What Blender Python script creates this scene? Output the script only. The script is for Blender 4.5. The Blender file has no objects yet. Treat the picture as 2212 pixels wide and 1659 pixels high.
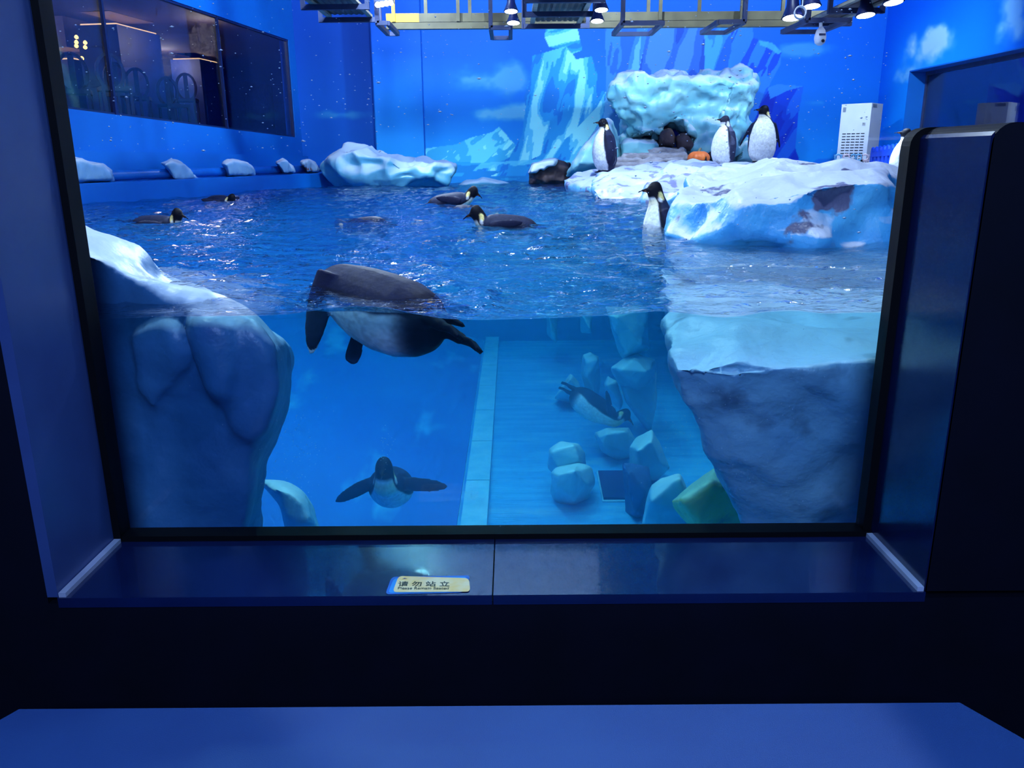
import bpy, bmesh, math, random
import numpy as np
from mathutils import Matrix, Vector
rng = np.random.default_rng(7); random.seed(7)
sc = bpy.context.scene
COL = sc.collection

# ------------------------------------------------------------------ camera
H = .47; TH = math.radians(15.8); PH = math.radians(.4); F = 1738.
fw = np.array([0, math.cos(TH), -math.sin(TH)]); r0 = np.array([1., 0, 0]); u0 = np.array([0, math.sin(TH), math.cos(TH)])
rt = r0*math.cos(PH)-u0*math.sin(PH); up = r0*math.sin(PH)+u0*math.cos(PH)
CAM = np.array([0, 0, H])
cd = bpy.data.cameras.new('camera'); cam = bpy.data.objects.new('camera', cd); COL.objects.link(cam)
cd.sensor_width = 36; cd.lens = 36*F/2212; cd.clip_start = .02; cd.clip_end = 200
M = Matrix.Identity(4)
for i in range(3):
    M[i][0] = rt[i]; M[i][1] = up[i]; M[i][2] = -fw[i]; M[i][3] = CAM[i]
cam.matrix_world = M
sc.camera = cam

# ------------------------------------------------------------------ world, exposure
w = bpy.data.worlds.new('world'); sc.world = w; w.use_nodes = True
w.node_tree.nodes['Background'].inputs[0].default_value = (.03, .06, .3, 1)
w.node_tree.nodes['Background'].inputs[1].default_value = .10
sc.view_settings.view_transform = 'Standard'; sc.view_settings.look = 'None'
sc.view_settings.exposure = 0.66; sc.view_settings.gamma = 1; sc.view_settings.use_curve_mapping = False
sc.cycles.use_denoising = True; sc.cycles.use_adaptive_sampling = True; sc.cycles.adaptive_threshold = .08; sc.cycles.adaptive_min_samples = 8
sc.cycles.max_bounces = 5; sc.cycles.diffuse_bounces = 2; sc.cycles.glossy_bounces = 3; sc.cycles.transmission_bounces = 4
sc.cycles.transparent_max_bounces = 12; sc.cycles.volume_bounces = 1
sc.cycles.sample_clamp_indirect = 4; sc.cycles.sample_clamp_direct = 12
sc.cycles.caustics_reflective = False; sc.cycles.caustics_refractive = True

# ------------------------------------------------------------------ unseen lamps added over the pool (those in view are built below)
LIGHT = (.74, .90, 1.0)
def spot(loc, tgt, power, size=1.9, rad=.12, col=LIGHT, blend=.6):
    l = bpy.data.lights.new('pool_spot', 'SPOT'); l.energy = power; l.spot_size = size; l.spot_blend = blend
    l.shadow_soft_size = rad; l.color = col
    o = bpy.data.objects.new('pool_spot', l); COL.objects.link(o); o.location = loc
    o.rotation_euler = (Vector(tgt)-Vector(loc)).to_track_quat('-Z', 'Y').to_euler()
    return o
for (lx, ly, lz, tx, ty, tz, pw) in [(-2.2, 3.4, 3.4, -2.0, 3.9, 0, 190), (1.6, 3.2, 3.4, 1.5, 3.9, 0, 190), (-2.6, 6.4, 3.4, -2.4, 6.4, 0, 210), (.2, 6.2, 3.4, .2, 6.2, 0, 210),
                                 (2.6, 8.6, 3.4, 2.6, 9.4, 0, 130), (-1.2, 9.4, 3.4, -1.0, 9.6, 0, 210),
                                 (-1.6, 10.6, 3.4, -3.4, 16, 1.0, 420), (1.2, 10.8, 3.4, 1.0, 15.6, 1.0, 420), (4.6, 11.0, 3.4, 4.6, 15.6, 1.0, 420), (-1., 8.6, 3.4, -5, 10.5, .4, 420)]:  # this row: unseen wall washers added to brighten back and left walls
    spot((lx, ly, lz), (tx, ty, tz), pw, 2.5, .12)
spot((-.7, 5.0, 3.4), (-.7, 5.0, 0), 170, 1.15, .12); spot((-.9, 8.2, 3.4), (-.9, 8.2, 0), 150, 1.15, .12)  # narrow unseen spots added to brighten the mid-pool water
hl = bpy.data.lights.new('hall_lamp', 'AREA'); hl.energy = 110; hl.size = 1.6; hl.color = (.4, .6, 1.0)
ho = bpy.data.objects.new('hall_lamp', hl); COL.objects.link(ho); ho.location = (0, -1.6, 2.3); ho.rotation_euler = (math.radians(48), 0, 0)

# ------------------------------------------------------------------ pixel helpers: a point of the place on a ray, at its own distance
def ray(px, py): return fw+rt*((px-1106)/F)+up*((829.5-py)/F)
def P(px, py, Y): d = ray(px, py); return CAM+d*(Y/d[1])
def G(px, py, z=0.): d = ray(px, py); return CAM+d*((z-H)/d[2])
def PXX(px, py, x): d = ray(px, py); return CAM+d*(x/d[0])
AL = math.radians(8); LB = np.array([-4.016, 16.2, 0]); LE = np.array([-math.sin(AL), -math.cos(AL), 0]); LN = np.array([math.cos(AL), -math.sin(AL), 0])
def LW(px, py, d=0.):       # on the slanted left wall, d metres behind it
    dd = ray(px, py); p0 = LB-LN*d
    return CAM+dd*((LN@(p0-CAM))/(LN@dd))
def lws(s, z, d=0.): return LB+LE*s-LN*d+np.array([0, 0, z])

# ------------------------------------------------------------------ noise
def hsh(i, j, k, s=0):
    n = (i.astype(np.int64)*73856093) ^ (j.astype(np.int64)*19349663) ^ (k.astype(np.int64)*83492791) ^ (s*2654435 + 97)
    n = (n ^ (n >> 13))*1274126177 & 0x7fffffff
    n = (n ^ (n >> 16))*668265263 & 0x7fffffff
    return (n % 100003)/100003.
def vn(p, s=0):
    f = np.floor(p); i, j, k = f[:, 0], f[:, 1], f[:, 2]; t = p-f; t = t*t*t*(t*(t*6-15)+10); r = 0
    for a in (0, 1):
        for b in (0, 1):
            for c in (0, 1):
                wgt = (t[:, 0] if a else 1-t[:, 0])*(t[:, 1] if b else 1-t[:, 1])*(t[:, 2] if c else 1-t[:, 2])
                r = r+wgt*hsh(i+a, j+b, k+c, s)
    return r*2-1
def fbm(p, o=3, s=0):
    r = 0; a = 1.
    for q in range(o): r = r+a*vn(p*2**q+q*7.3, s+q); a *= .5
    return r
def worley(p, s=0):
    f = np.floor(p); d1 = np.full(len(p), 9.); d2 = d1.copy()
    for a in (-1, 0, 1):
        for b in (-1, 0, 1):
            for c in (-1, 0, 1):
                i, j, k = f[:, 0]+a, f[:, 1]+b, f[:, 2]+c
                q = np.stack([i+hsh(i, j, k, s), j+hsh(i, j, k, s+1), k+hsh(i, j, k, s+2)], 1)
                d = np.sqrt(((p-q)**2).sum(1)); m = d < d1
                d2 = np.where(m, d1, np.minimum(d2, d)); d1 = np.where(m, d, d1)
    return d1, d2

# ------------------------------------------------------------------ materials
def lin(c):
    c = np.asarray(c, float)/255.
    return np.where(c <= .04045, c/12.92, ((c+.055)/1.055)**2.4)
def l4(c): return (*[float(v) for v in lin(c)], 1.)
MATS = {}
class NT:
    def __init__(s, name):
        s.m = bpy.data.materials.new(name); s.m.use_nodes = True; s.t = s.m.node_tree; s.b = s.t.nodes.get('Principled BSDF'); s.o = s.t.nodes.get('Material Output')
    def n(s, t, **k):
        x = s.t.nodes.new(t)
        for a, v in k.items(): setattr(x, a, v)
        return x
    def l(s, a, b): s.t.links.new(a, b)
    def noise(s, scale, detail=3, coord=None, stretch=None):
        tc = s.n('ShaderNodeTexCoord'); x = s.n('ShaderNodeTexNoise'); x.inputs['Scale'].default_value = scale; x.inputs['Detail'].default_value = detail
        if stretch:
            mp = s.n('ShaderNodeMapping'); mp.inputs['Scale'].default_value = stretch; s.l(tc.outputs['Object'], mp.inputs[0]); s.l(mp.outputs[0], x.inputs['Vector'])
        else: s.l(tc.outputs['Object'], x.inputs['Vector'])
        return x.outputs['Fac']
    def ramp(s, v, lo, hi):
        x = s.n('ShaderNodeMapRange'); x.inputs[1].default_value = lo; x.inputs[2].default_value = hi; s.l(v, x.inputs[0]); return x.outputs[0]
    def mix(s, f, a, b):
        x = s.n('ShaderNodeMix', data_type='RGBA')
        if isinstance(f, (int, float)): x.inputs[0].default_value = f
        else: s.l(f, x.inputs[0])
        for q, v in ((6, a), (7, b)):
            if isinstance(v, tuple): x.inputs[q].default_value = v
            else: s.l(v, x.inputs[q])
        return x.outputs[2]
    def onesided(s, fr, ior):      # same reflectance from both faces of a thin sheet
        g = s.n('ShaderNodeNewGeometry'); x = s.n('ShaderNodeMapRange'); s.l(g.outputs['Backfacing'], x.inputs[0]); x.inputs[3].default_value = ior; x.inputs[4].default_value = 1/ior; s.l(x.outputs[0], fr.inputs[0])
    def bump(s, v, st, dist=.02):
        x = s.n('ShaderNodeBump'); x.inputs['Strength'].default_value = st; x.inputs['Distance'].default_value = dist; s.l(v, x.inputs['Height']); s.l(x.outputs[0], s.b.inputs['Normal'])
def pm(name, c, rough=.5, metal=0., c2=None, ns=6., bump=0., bs=30., spec=.5, emit=None, es=0.):
    if name in MATS: return MATS[name]
    t = NT(name); t.b.inputs['Roughness'].default_value = rough; t.b.inputs['Metallic'].default_value = metal
    t.b.inputs['Specular IOR Level'].default_value = spec
    if c2 is None: c2 = tuple(int(v*.88) for v in c)
    t.l(t.mix(t.ramp(t.noise(ns), .35, .65), l4(c), l4(c2)), t.b.inputs['Base Color'])
    if bump: t.bump(t.noise(bs), bump)
    if emit: t.b.inputs['Emission Color'].default_value = l4(emit); t.b.inputs['Emission Strength'].default_value = es
    MATS[name] = t.m; return t.m
def paintmat(name, rough=.6, spec=.3, bump=0., bs=40.):
    t = NT(name); a = t.n('ShaderNodeAttribute', attribute_name='paint'); t.l(a.outputs['Color'], t.b.inputs['Base Color'])
    t.b.inputs['Roughness'].default_value = rough; t.b.inputs['Specular IOR Level'].default_value = spec
    if bump: t.bump(t.noise(bs, 4), bump)
    MATS[name] = t.m; return t.m
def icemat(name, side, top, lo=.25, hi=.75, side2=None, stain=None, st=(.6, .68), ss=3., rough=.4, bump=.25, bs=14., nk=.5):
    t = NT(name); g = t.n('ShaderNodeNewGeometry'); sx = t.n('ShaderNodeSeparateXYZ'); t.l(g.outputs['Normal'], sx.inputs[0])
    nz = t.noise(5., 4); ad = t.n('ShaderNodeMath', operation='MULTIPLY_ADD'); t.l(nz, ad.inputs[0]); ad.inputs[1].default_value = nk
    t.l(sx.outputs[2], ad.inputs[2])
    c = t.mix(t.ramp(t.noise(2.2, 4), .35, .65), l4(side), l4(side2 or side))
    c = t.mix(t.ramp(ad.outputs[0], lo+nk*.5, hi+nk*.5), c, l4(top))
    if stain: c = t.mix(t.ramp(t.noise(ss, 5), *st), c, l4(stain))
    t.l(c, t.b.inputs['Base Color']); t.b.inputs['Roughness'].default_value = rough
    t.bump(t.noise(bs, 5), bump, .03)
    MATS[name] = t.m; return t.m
def emat(name, c, s):
    t = NT(name); e = t.n('ShaderNodeEmission'); e.inputs[0].default_value = l4(c); e.inputs[1].default_value = s; t.l(e.outputs[0], t.o.inputs[0]); MATS[name] = t.m; return t.m
def glassmat(name, tint, refl=1.0, rough=.02, ior=1.45):
    t = NT(name); tr = t.n('ShaderNodeBsdfTransparent'); tr.inputs[0].default_value = l4(tint)
    gl = t.n('ShaderNodeBsdfGlossy'); gl.inputs['Roughness'].default_value = rough
    fr = t.n('ShaderNodeFresnel'); t.onesided(fr, ior)
    ml = t.n('ShaderNodeMath', operation='MULTIPLY'); t.l(fr.outputs[0], ml.inputs[0]); ml.inputs[1].default_value = refl
    mx = t.n('ShaderNodeMixShader'); t.l(ml.outputs[0], mx.inputs[0]); t.l(tr.outputs[0], mx.inputs[1]); t.l(gl.outputs[0], mx.inputs[2]); t.l(mx.outputs[0], t.o.inputs[0])
    MATS[name] = t.m; return t.m

m_navy = pm('navy_gloss_panel', (10, 28, 80), .2, c2=(8, 24, 72), spec=.8)
m_navy.node_tree.nodes['Principled BSDF'].inputs['Coat Weight'].default_value = .6; m_navy.node_tree.nodes['Principled BSDF'].inputs['Coat IOR'].default_value = 1.6
m_jamb_lit = pm('navy_jamb_lit', (50, 74, 136), .35, c2=(46, 68, 128), spec=.6)  # navy panel with a lightened base, for the tank light it catches
m_jamb2 = pm('navy_partition_panel', (10, 24, 70), .18, c2=(8, 20, 62), spec=.8)  # same navy panel, base kept darker than the lit left one
m_black = pm('black_wall', (5, 9, 28), .6, c2=(4, 8, 24), spec=.15)
m_seal = pm('black_rubber', (2, 4, 12), .6, spec=.12)
m_strip = pm('sealant_strip', (170, 185, 225), .4)
m_bench = pm('bench_vinyl', (38, 78, 152), .55, c2=(35, 72, 145), ns=3, bump=.15, bs=400)
m_blue = pm('pool_blue_paint', (0, 116, 214), .5, c2=(0, 106, 204), ns=1.2, bump=.05)
m_wallL = pm('wall_blue_paint', (0, 112, 212), .55, c2=(0, 102, 202), ns=.8, bump=.04)
m_deepwall = pm('pool_wall_paint', (0, 78, 168), .6, c2=(0, 68, 154), ns=.7, bump=.05)
m_floorp = pm('pool_floor_paint', (60, 180, 240), .6, c2=(30, 150, 226), ns=2.2, bump=.2, bs=6)
m_kerb = pm('kerb_concrete', (160, 226, 246), .6, c2=(130, 210, 240), ns=5, bump=.3, bs=20)
m_pipe = pm('pipe_blue', (10, 112, 215), .35, c2=(8, 100, 200))
m_ceil = pm('ceiling_paint', (16, 128, 236), .8)
m_steel = pm('galvanised_steel', (62, 72, 112), .5, .2, c2=(50, 60, 96))
m_olive = pm('truss_olive_paint', (88, 84, 64), .5, .1, c2=(74, 70, 54))
m_yellow = pm('truss_yellow_paint', (232, 176, 40), .45)
m_cream = pm('catwalk_cream_paint', (190, 184, 160), .5)
m_deck = pm('corrugated_deck', (104, 96, 84), .5, .2, c2=(88, 82, 72))
m_lampbody = pm('lamp_housing', (22, 34, 92), .4, c2=(16, 26, 74))
m_lens = emat('lamp_lens', (225, 235, 255), 14.)
m_white = pm('white_plastic', (225, 230, 240), .4, c2=(218, 224, 236))
m_label = pm('printed_label', (150, 160, 175), .5, c2=(110, 120, 140), ns=90)
m_dark = pm('dark_slot', (14, 20, 44), .6)
m_fence = pm('fence_blue', (10, 70, 225), .4)
m_pfence = pm('fence_pale_blue', (110, 175, 225), .45)
m_wfence = pm('fence_pale_pink', (225, 205, 220), .45)
m_pump = pm('pumpkin_orange', (232, 120, 50), .45, c2=(214, 100, 40))
m_stem = pm('pumpkin_stem', (110, 110, 90), .6)
m_rockb = pm('brown_rock', (86, 70, 74), .75, c2=(58, 46, 56), ns=6, bump=.9, bs=9)
m_steps = pm('layered_stone', (160, 160, 172), .75, c2=(120, 118, 132), ns=7, bump=.7, bs=12)
m_snow = pm('snow_cap', (226, 240, 250), .6, c2=(208, 228, 244), bump=.3, bs=10)
m_pen = paintmat('penguin_plumage', .6, .15, .12, 60)
m_mural = paintmat('mural_paint', .6, .25)
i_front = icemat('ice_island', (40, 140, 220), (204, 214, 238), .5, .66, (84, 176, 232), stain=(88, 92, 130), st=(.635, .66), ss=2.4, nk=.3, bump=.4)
i_mid = icemat('ice_platform', (110, 180, 228), (180, 190, 220), .3, .8, (110, 185, 232), stain=(120, 124, 168), st=(.55, .6), ss=6)
i_teal = icemat('ice_teal', (146, 208, 220), (206, 222, 236), .3, .8, (108, 188, 210), bump=.5, bs=5)
i_clust = icemat('ice_scalloped', (110, 186, 216), (200, 220, 236), .0, .75, (90, 170, 205), bump=.15)
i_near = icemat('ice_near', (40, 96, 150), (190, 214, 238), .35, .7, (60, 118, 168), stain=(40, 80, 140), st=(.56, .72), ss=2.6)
i_ledge = icemat('ice_ledge', (110, 170, 205), (190, 226, 244), .45, .7, (140, 190, 212), stain=(60, 84, 112), st=(.58, .72), ss=3.2, bump=.4)
i_under = icemat('ice_sunken', (150, 215, 235), (205, 240, 245), .2, .8, (120, 195, 225))
i_yell = icemat('ice_algae', (236, 232, 90), (200, 240, 200), .2, .7, (190, 220, 150), stain=(120, 130, 70), st=(.6, .75))
i_ledgerock = icemat('ice_ledge_rock', (150, 196, 232), (214, 226, 240), .1, .8, (130, 180, 222))

# ------------------------------------------------------------------ mesh helpers
def tag(o, label=None, cat=None, group=None, kind=None):
    if label: o['label'] = label
    if cat: o['category'] = cat
    if group: o['group'] = group
    if kind: o['kind'] = kind
    return o
def mk(name, V, Fc, mat, parent=None, smooth=False):
    me = bpy.data.meshes.new(name); me.from_pydata([tuple(map(float, v)) for v in V], [], [tuple(map(int, f)) for f in Fc]); me.update()
    if smooth: me.polygons.foreach_set('use_smooth', [True]*len(me.polygons))
    for m in (mat if isinstance(mat, list) else [mat]): me.materials.append(m)
    o = bpy.data.objects.new(name, me); COL.objects.link(o)
    if parent: o.parent = parent
    return o
def empty(name, loc=(0, 0, 0)):
    o = bpy.data.objects.new(name, None); COL.objects.link(o); o.location = tuple(map(float, loc)); o.empty_display_size = .1; return o
def child(o, parent):       # keeps world placement of a mesh given in world coordinates
    o.parent = parent; o.matrix_parent_inverse = Matrix.Translation(-Vector(parent.location)); return o
def sub(o, pname, root):      # a piece of a part
    p = [c for c in bpy.data.objects if c.parent == root and c.name.split('.')[0] == pname][-1]; o.parent = p; return o
class MB:
    def __init__(s): s.V = []; s.F = []
    def add(s, V, Fc):
        b = len(s.V); s.V += [tuple(map(float, v)) for v in V]; s.F += [tuple(int(i)+b for i in f) for f in Fc]; return s
    def box(s, a, b, R=None, c=None):
        V = [(x, y, z) for x in (a[0], b[0]) for y in (a[1], b[1]) for z in (a[2], b[2])]
        if R is not None: V = [np.asarray(R)@np.array(v)+(np.array(c) if c is not None else 0) for v in V]
        return s.add(V, [(0, 1, 3, 2), (4, 6, 7, 5), (0, 4, 5, 1), (2, 3, 7, 6), (0, 2, 6, 4), (1, 5, 7, 3)])
    def bar(s, a, b, w, h=None, upv=(0, 0, 1)):
        a = np.array(a, float); b = np.array(b, float); d = b-a; d /= np.linalg.norm(d); u = np.array(upv, float)
        if abs(d@u) > .95: u = np.array([0, 1., 0])
        x = np.cross(d, u); x /= np.linalg.norm(x); u = np.cross(x, d); h = h or w
        V = [q+x*sx*w/2+u*su*h/2 for q in (a, b) for sx in (-1, 1) for su in (-1, 1)]
        return s.add(V, [(0, 1, 3, 2), (4, 6, 7, 5), (0, 4, 5, 1), (2, 3, 7, 6), (0, 2, 6, 4), (1, 5, 7, 3)])
    def tube(s, path, rad, n=12, ref=(0, 0, 1)):     # rad: list of (a,b) half axes; a along cross(d,ref), b along the other
        path = [np.array(p, float) for p in path]; L = len(path); V = []; Fc = []; ref = np.array(ref, float)
        for i, p in enumerate(path):
            d = path[min(i+1, L-1)]-path[max(i-1, 0)]; d /= np.linalg.norm(d)+1e-9
            x = np.cross(d, ref); x /= np.linalg.norm(x)+1e-9; y = np.cross(x, d)
            r = rad[i] if isinstance(rad, (list, tuple)) else rad
            ra, rb = r if isinstance(r, (list, tuple)) else (r, r)
            for k in range(n):
                t = 2*math.pi*k/n; V.append(p+x*ra*math.cos(t)+y*rb*math.sin(t))
        for i in range(L-1):
            for k in range(n): Fc.append((i*n+k, i*n+(k+1) % n, (i+1)*n+(k+1) % n, (i+1)*n+k))
        Fc.append(tuple(range(n))[::-1]); Fc.append(tuple((L-1)*n+k for k in range(n)))
        return s.add(V, Fc)
    def lathe(s, prof, c, n=20, axis=(0, 0, 1)):      # prof: (r, h)
        ax = np.array(axis, float); ax /= np.linalg.norm(ax)
        return s.tube([np.array(c)+ax*h for r, h in prof], [r for r, h in prof], n, (0, 1, 0) if abs(ax[2]) > .8 else (0, 0, 1))
    def prism(s, rings):     # rings of equal length, closed with triangulated caps
        n = len(rings[0]); V = [v for r in rings for v in r]; Fc = []
        for i in range(len(rings)-1):
            for k in range(n): Fc.append((i*n+k, i*n+(k+1) % n, (i+1)*n+(k+1) % n, (i+1)*n+k))
        Fc.append(tuple(range(n))[::-1]); Fc.append(tuple((len(rings)-1)*n+k for k in range(n)))
        return s.add(V, Fc)
    def hull(s, pts):
        bm = bmesh.new(); vs = [bm.verts.new(tuple(map(float, p))) for p in pts]
        bmesh.ops.convex_hull(bm, input=vs, use_existing_faces=False)
        for v in [v for v in bm.verts if not v.link_faces]: bm.verts.remove(v)
        bm.verts.index_update(); V = [tuple(v.co) for v in bm.verts]; Fc = [[v.index for v in f.verts] for f in bm.faces]; bm.free()
        return s.add(V, Fc)
    def obj(s, name, mat, parent=None, smooth=False): return mk(name, s.V, s.F, mat, parent, smooth)
def boxo(name, a, b, mat, parent=None): return MB().box(a, b).obj(name, mat, parent)

def remesh(mb, voxel, smooth=2, k=.5):
    me = bpy.data.meshes.new('tmp'); me.from_pydata(mb.V, [], mb.F); me.update()
    bm = bmesh.new(); bm.from_mesh(me); bmesh.ops.triangulate(bm, faces=bm.faces); bmesh.ops.recalc_face_normals(bm, faces=bm.faces); bm.to_mesh(me); bm.free()
    o = bpy.data.objects.new('tmp', me); COL.objects.link(o)
    md = o.modifiers.new('r', 'REMESH'); md.mode = 'VOXEL'; md.voxel_size = voxel
    dg = bpy.context.evaluated_depsgraph_get(); m2 = bpy.data.meshes.new_from_object(o.evaluated_get(dg))
    bpy.data.objects.remove(o); bpy.data.meshes.remove(me)
    n = len(m2.vertices); V = np.empty(n*3); m2.vertices.foreach_get('co', V); V = V.reshape(-1, 3)
    E = np.empty(len(m2.edges)*2, int); m2.edges.foreach_get('vertices', E); E = E.reshape(-1, 2)
    deg = np.bincount(E.ravel(), minlength=n)[:, None].clip(1)
    for _ in range(smooth):
        A = np.zeros_like(V)
        for c in range(3): A[:, c] = np.bincount(E[:, 0], V[E[:, 1], c], n)+np.bincount(E[:, 1], V[E[:, 0], c], n)
        V = V*(1-k)+k*A/deg
    return m2, V
def setco(m2, V): m2.vertices.foreach_set('co', np.ascontiguousarray(V, dtype=np.float32).ravel()); m2.update()
def normals(m2):
    N = np.empty(len(m2.vertices)*3); m2.vertices.foreach_get('normal', N); return N.reshape(-1, 3)
def rock(name, mb, mat, voxel, disp=(), smooth=2, seed=1, label=None, cat='rock', parent=None, flat=False, group=None, kind=None):
    m2, V = remesh(mb, voxel, smooth); setco(m2, V)
    for kind_, sc_, amp in disp:
        N = normals(m2); scl = np.array(sc_ if isinstance(sc_, (tuple, list)) else (sc_,)*3)
        p = V*scl+seed*3.1
        if kind_ == 'fbm': d = fbm(p, 3, seed)*amp
        elif kind_ == 'scoop': d1, d2 = worley(p+.15*vn(p*2, seed)[:, None], seed); d = (np.minimum(d1, .8)-.5)*amp
        elif kind_ == 'dish': d1, d2 = worley(p+.15*vn(p*2, seed)[:, None], seed); d = (np.minimum(d1, .8)-.65)*amp
        elif kind_ == 'crack': d1, d2 = worley(p, seed); d = -amp*np.exp(-((d2-d1)/.08)**2)
        elif kind_ == 'step': d = (np.abs((p[:, 2]+.3*vn(p*.5, seed)) % 1-.5)*2-.5)*amp
        V = V+N*d[:, None]; setco(m2, V)
    m2.name = name
    if not flat: m2.polygons.foreach_set('use_smooth', [True]*len(m2.polygons))
    m2.materials.clear(); m2.materials.append(mat)
    o = bpy.data.objects.new(name, m2); COL.objects.link(o)
    if parent: child(o, parent)
    elif label: tag(o, label, cat, group, kind)
    return o
def shrink(poly, f, c=None):
    poly = np.array(poly, float); c = poly.mean(0) if c is None else np.array(c); return c+(poly-c)*f
def blob(px, Y, depth, f=.6, fb=None):    # silhouette at Y, narrower front and back rings
    px = np.array(px, float); mb = MB()
    ring = lambda fc, yy: [P(a, b, yy) for a, b in shrink(px, fc)]
    mb.prism([ring(f, Y-depth*.5), ring((1+f)/2+.08, Y-depth*.3), ring(1, Y), ring((1+(fb or f))/2+.08, Y+depth*.3), ring(fb or f, Y+depth*.5)])
    return mb
def facet(px, Y, depth, sd, f=.62):
    r_ = np.random.default_rng(sd); px = np.array(px, float); pts = [P(a, b, Y+depth*r_.uniform(-.12, .12)) for a, b in px]
    for fc, yy in ((f, -.5), (f+.12, -.42), (f, .5)):
        for a, b in shrink(px, fc)[::2]: pts.append(P(a+r_.normal(0, 4), b+r_.normal(0, 4), Y+depth*(yy+r_.uniform(-.08, .08))))
    return MB().hull(pts)
def sil(front, Y0, back, Y1): return MB().prism([[P(a, b, Y0) for a, b in front], [P(a, b, Y1) for a, b in back]])

# ================================================================== the viewer's side
ZS = -.705; XL = -1.27; XR = 1.148; YF = 2.0; YG = 2.36
tag(boxo('wall_front', (-6, YF, -2.2), (6, 2.3, ZS-.02), m_black), 'black wall under the viewing window', kind='structure')
tag(boxo('wall_side', (-6, YF, ZS-.02), (XL-.03, 2.3, 3.5), m_black), 'black wall beside the viewing window', kind='structure')
lj = MB().box((XL-.03, YF, ZS), (XL, 2.345, 3.5)).obj('trim_1', m_jamb_lit); tag(lj, 'navy panelled reveal of the viewing window', kind='structure')
mb = MB(); rr = .05; zt = .54     # right partition with a rounded inner top corner
prof = [(XR, ZS)]+[(XR+rr-rr*math.cos(t), zt-rr+rr*math.sin(t)) for t in np.linspace(0, math.pi/2, 7)]+[(6, zt+.03), (6, ZS)]
mb.prism([[(a, YF, b) for a, b in prof], [(a, 2.345, b) for a, b in prof]])
tag(mb.obj('wall_partition', m_black), 'low black partition beside the viewing window', kind='structure')
mb = MB().prism([[(XR-.004, YF+.0, ZS), (XR-.004, YF, zt-.03), (XR+.004, YF, zt-.02), (XR+.004, YF, ZS)], [(XR-.004, 2.345, ZS), (XR-.004, 2.345, zt-.03), (XR+.004, 2.345, zt-.02), (XR+.004, 2.345, ZS)]])
tag(mb.obj('trim_2', m_jamb2), 'glossy navy reveal panel of the low partition', kind='structure')
sill = tag(MB().box((XL, YF-.005, ZS-.03), (-.06, 2.345, ZS)).obj('trim_3', m_navy), 'glossy navy window sill panel with a sticker on it', kind='structure')
tag(MB().box((-.056, YF-.005, ZS-.03), (XR, 2.345, ZS)).obj('trim_4', m_navy), 'glossy navy window sill panel without a sticker', kind='structure')
for n_, x0, x1, z0, z1 in (('trim_5', XL, XL+.022, ZS, 3.5), ('trim_6', XR-.03, XR+.05, ZS, zt-.01)):
    if n_ == 'trim_6':
        pr = [(XR-.03, ZS)]+[(XR-.03+rr-rr*math.cos(t), zt-rr+rr*math.sin(t)) for t in np.linspace(0, math.pi/2, 7)]+[(XR+.4, zt+.01), (XR+.4, ZS)]
        o = MB().prism([[(a, 2.345, b) for a, b in pr], [(a, 2.40, b) for a, b in pr]]).obj(n_, m_seal)
    else: o = MB().box((x0, 2.33, z0), (x1, 2.40, z1)).obj(n_, m_seal)
    tag(o, 'black rubber seal along the acrylic pane', kind='structure')
tag(MB().box((XL, 2.335, ZS), (XR, 2.40, ZS+.018)).obj('trim_7', m_seal), 'black rubber seal under the acrylic pane', kind='structure')
for n_, xx in (('trim_8', XL+.012), ('trim_9', XR-.012)):
    tag(MB().bar((xx, YF, ZS+.006), (xx, 2.335, ZS+.006), .02, .014).obj(n_, m_strip), 'pale sealant strip in the sill corner', kind='structure')
pane = tag(boxo('window_1', (XL, 2.362, ZS+.01), (6, 2.398, 3.4), glassmat('acrylic', (246, 250, 255), .8)), 'large acrylic viewing pane', kind='structure')
tag(boxo('floor_hall', (-6, -4, -1.42), (6, 2.0, -1.4), pm('hall_floor', (10, 14, 34), .5)), 'dark hall floor', kind='structure')
# bench
ZB = -.85
bc = [G(35, 1530, ZB), G(2075, 1510, ZB), G(2075+137*2.2, 1510+80*2.2, ZB), G(2212, 1590, ZB)]
yb = 1.722
top = [(-1.246, yb), (1.122, yb), (1.40, yb-.46), (1.40, -.6), (-1.52, -.6), (-1.52, yb-.46)]
bench = tag(empty('bench', (0, .6, -1.4)), 'wide blue padded bench with chamfered corners under the window', 'bench')
mb = MB(); mb.prism([[(*p, ZB-.07) for p in top], [(*p, ZB-.012) for p in shrink(top, 1.0)], [(*p, ZB) for p in shrink(top, .992)]]); child(mb.obj('seat_pad', m_bench), bench)
mb = MB(); mb.prism([[(*p, -1.4) for p in shrink(top, .94)], [(*p, ZB-.07) for p in shrink(top, .94)]]); child(mb.obj('bench_base', m_black), bench)
# sticker on the sill
def gq(px, py, dz): return G(px, py, ZS+dz)
def rpoly(pts, r, n=5):      # rounded polygon in pixel space of the flat sill
    pts = [np.array(p, float) for p in pts]; out = []
    for i, p in enumerate(pts):
        a = pts[i-1]-p; b = pts[(i+1) % len(pts)]-p; a = a/np.linalg.norm(a)*r; b = b/np.linalg.norm(b)*min(r, np.linalg.norm(b)*.4)
        for t in np.linspace(0, 1, n): out.append((1-t)**2*(p+a)+2*t*(1-t)*p+t*t*(p+b))
    return out
st = empty('floor_sticker', gq(925, 1263, .0005)); tag(st, 'yellow and blue please remain seated sticker on the sill', 'sticker')
def flat(name, pts, dz, mat):
    lo = [gq(a, b, dz-.0006) for a, b in pts]; hi = [gq(a, b, dz) for a, b in pts]
    return child(MB().prism([lo, hi]).obj(name, mat), st)
flat('border', rpoly([(846, 1246), (1016, 1243), (1011, 1256), (1000, 1280), (832, 1284)], 9), .001, pm('sticker_blue', (10, 100, 215), .4))
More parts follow.
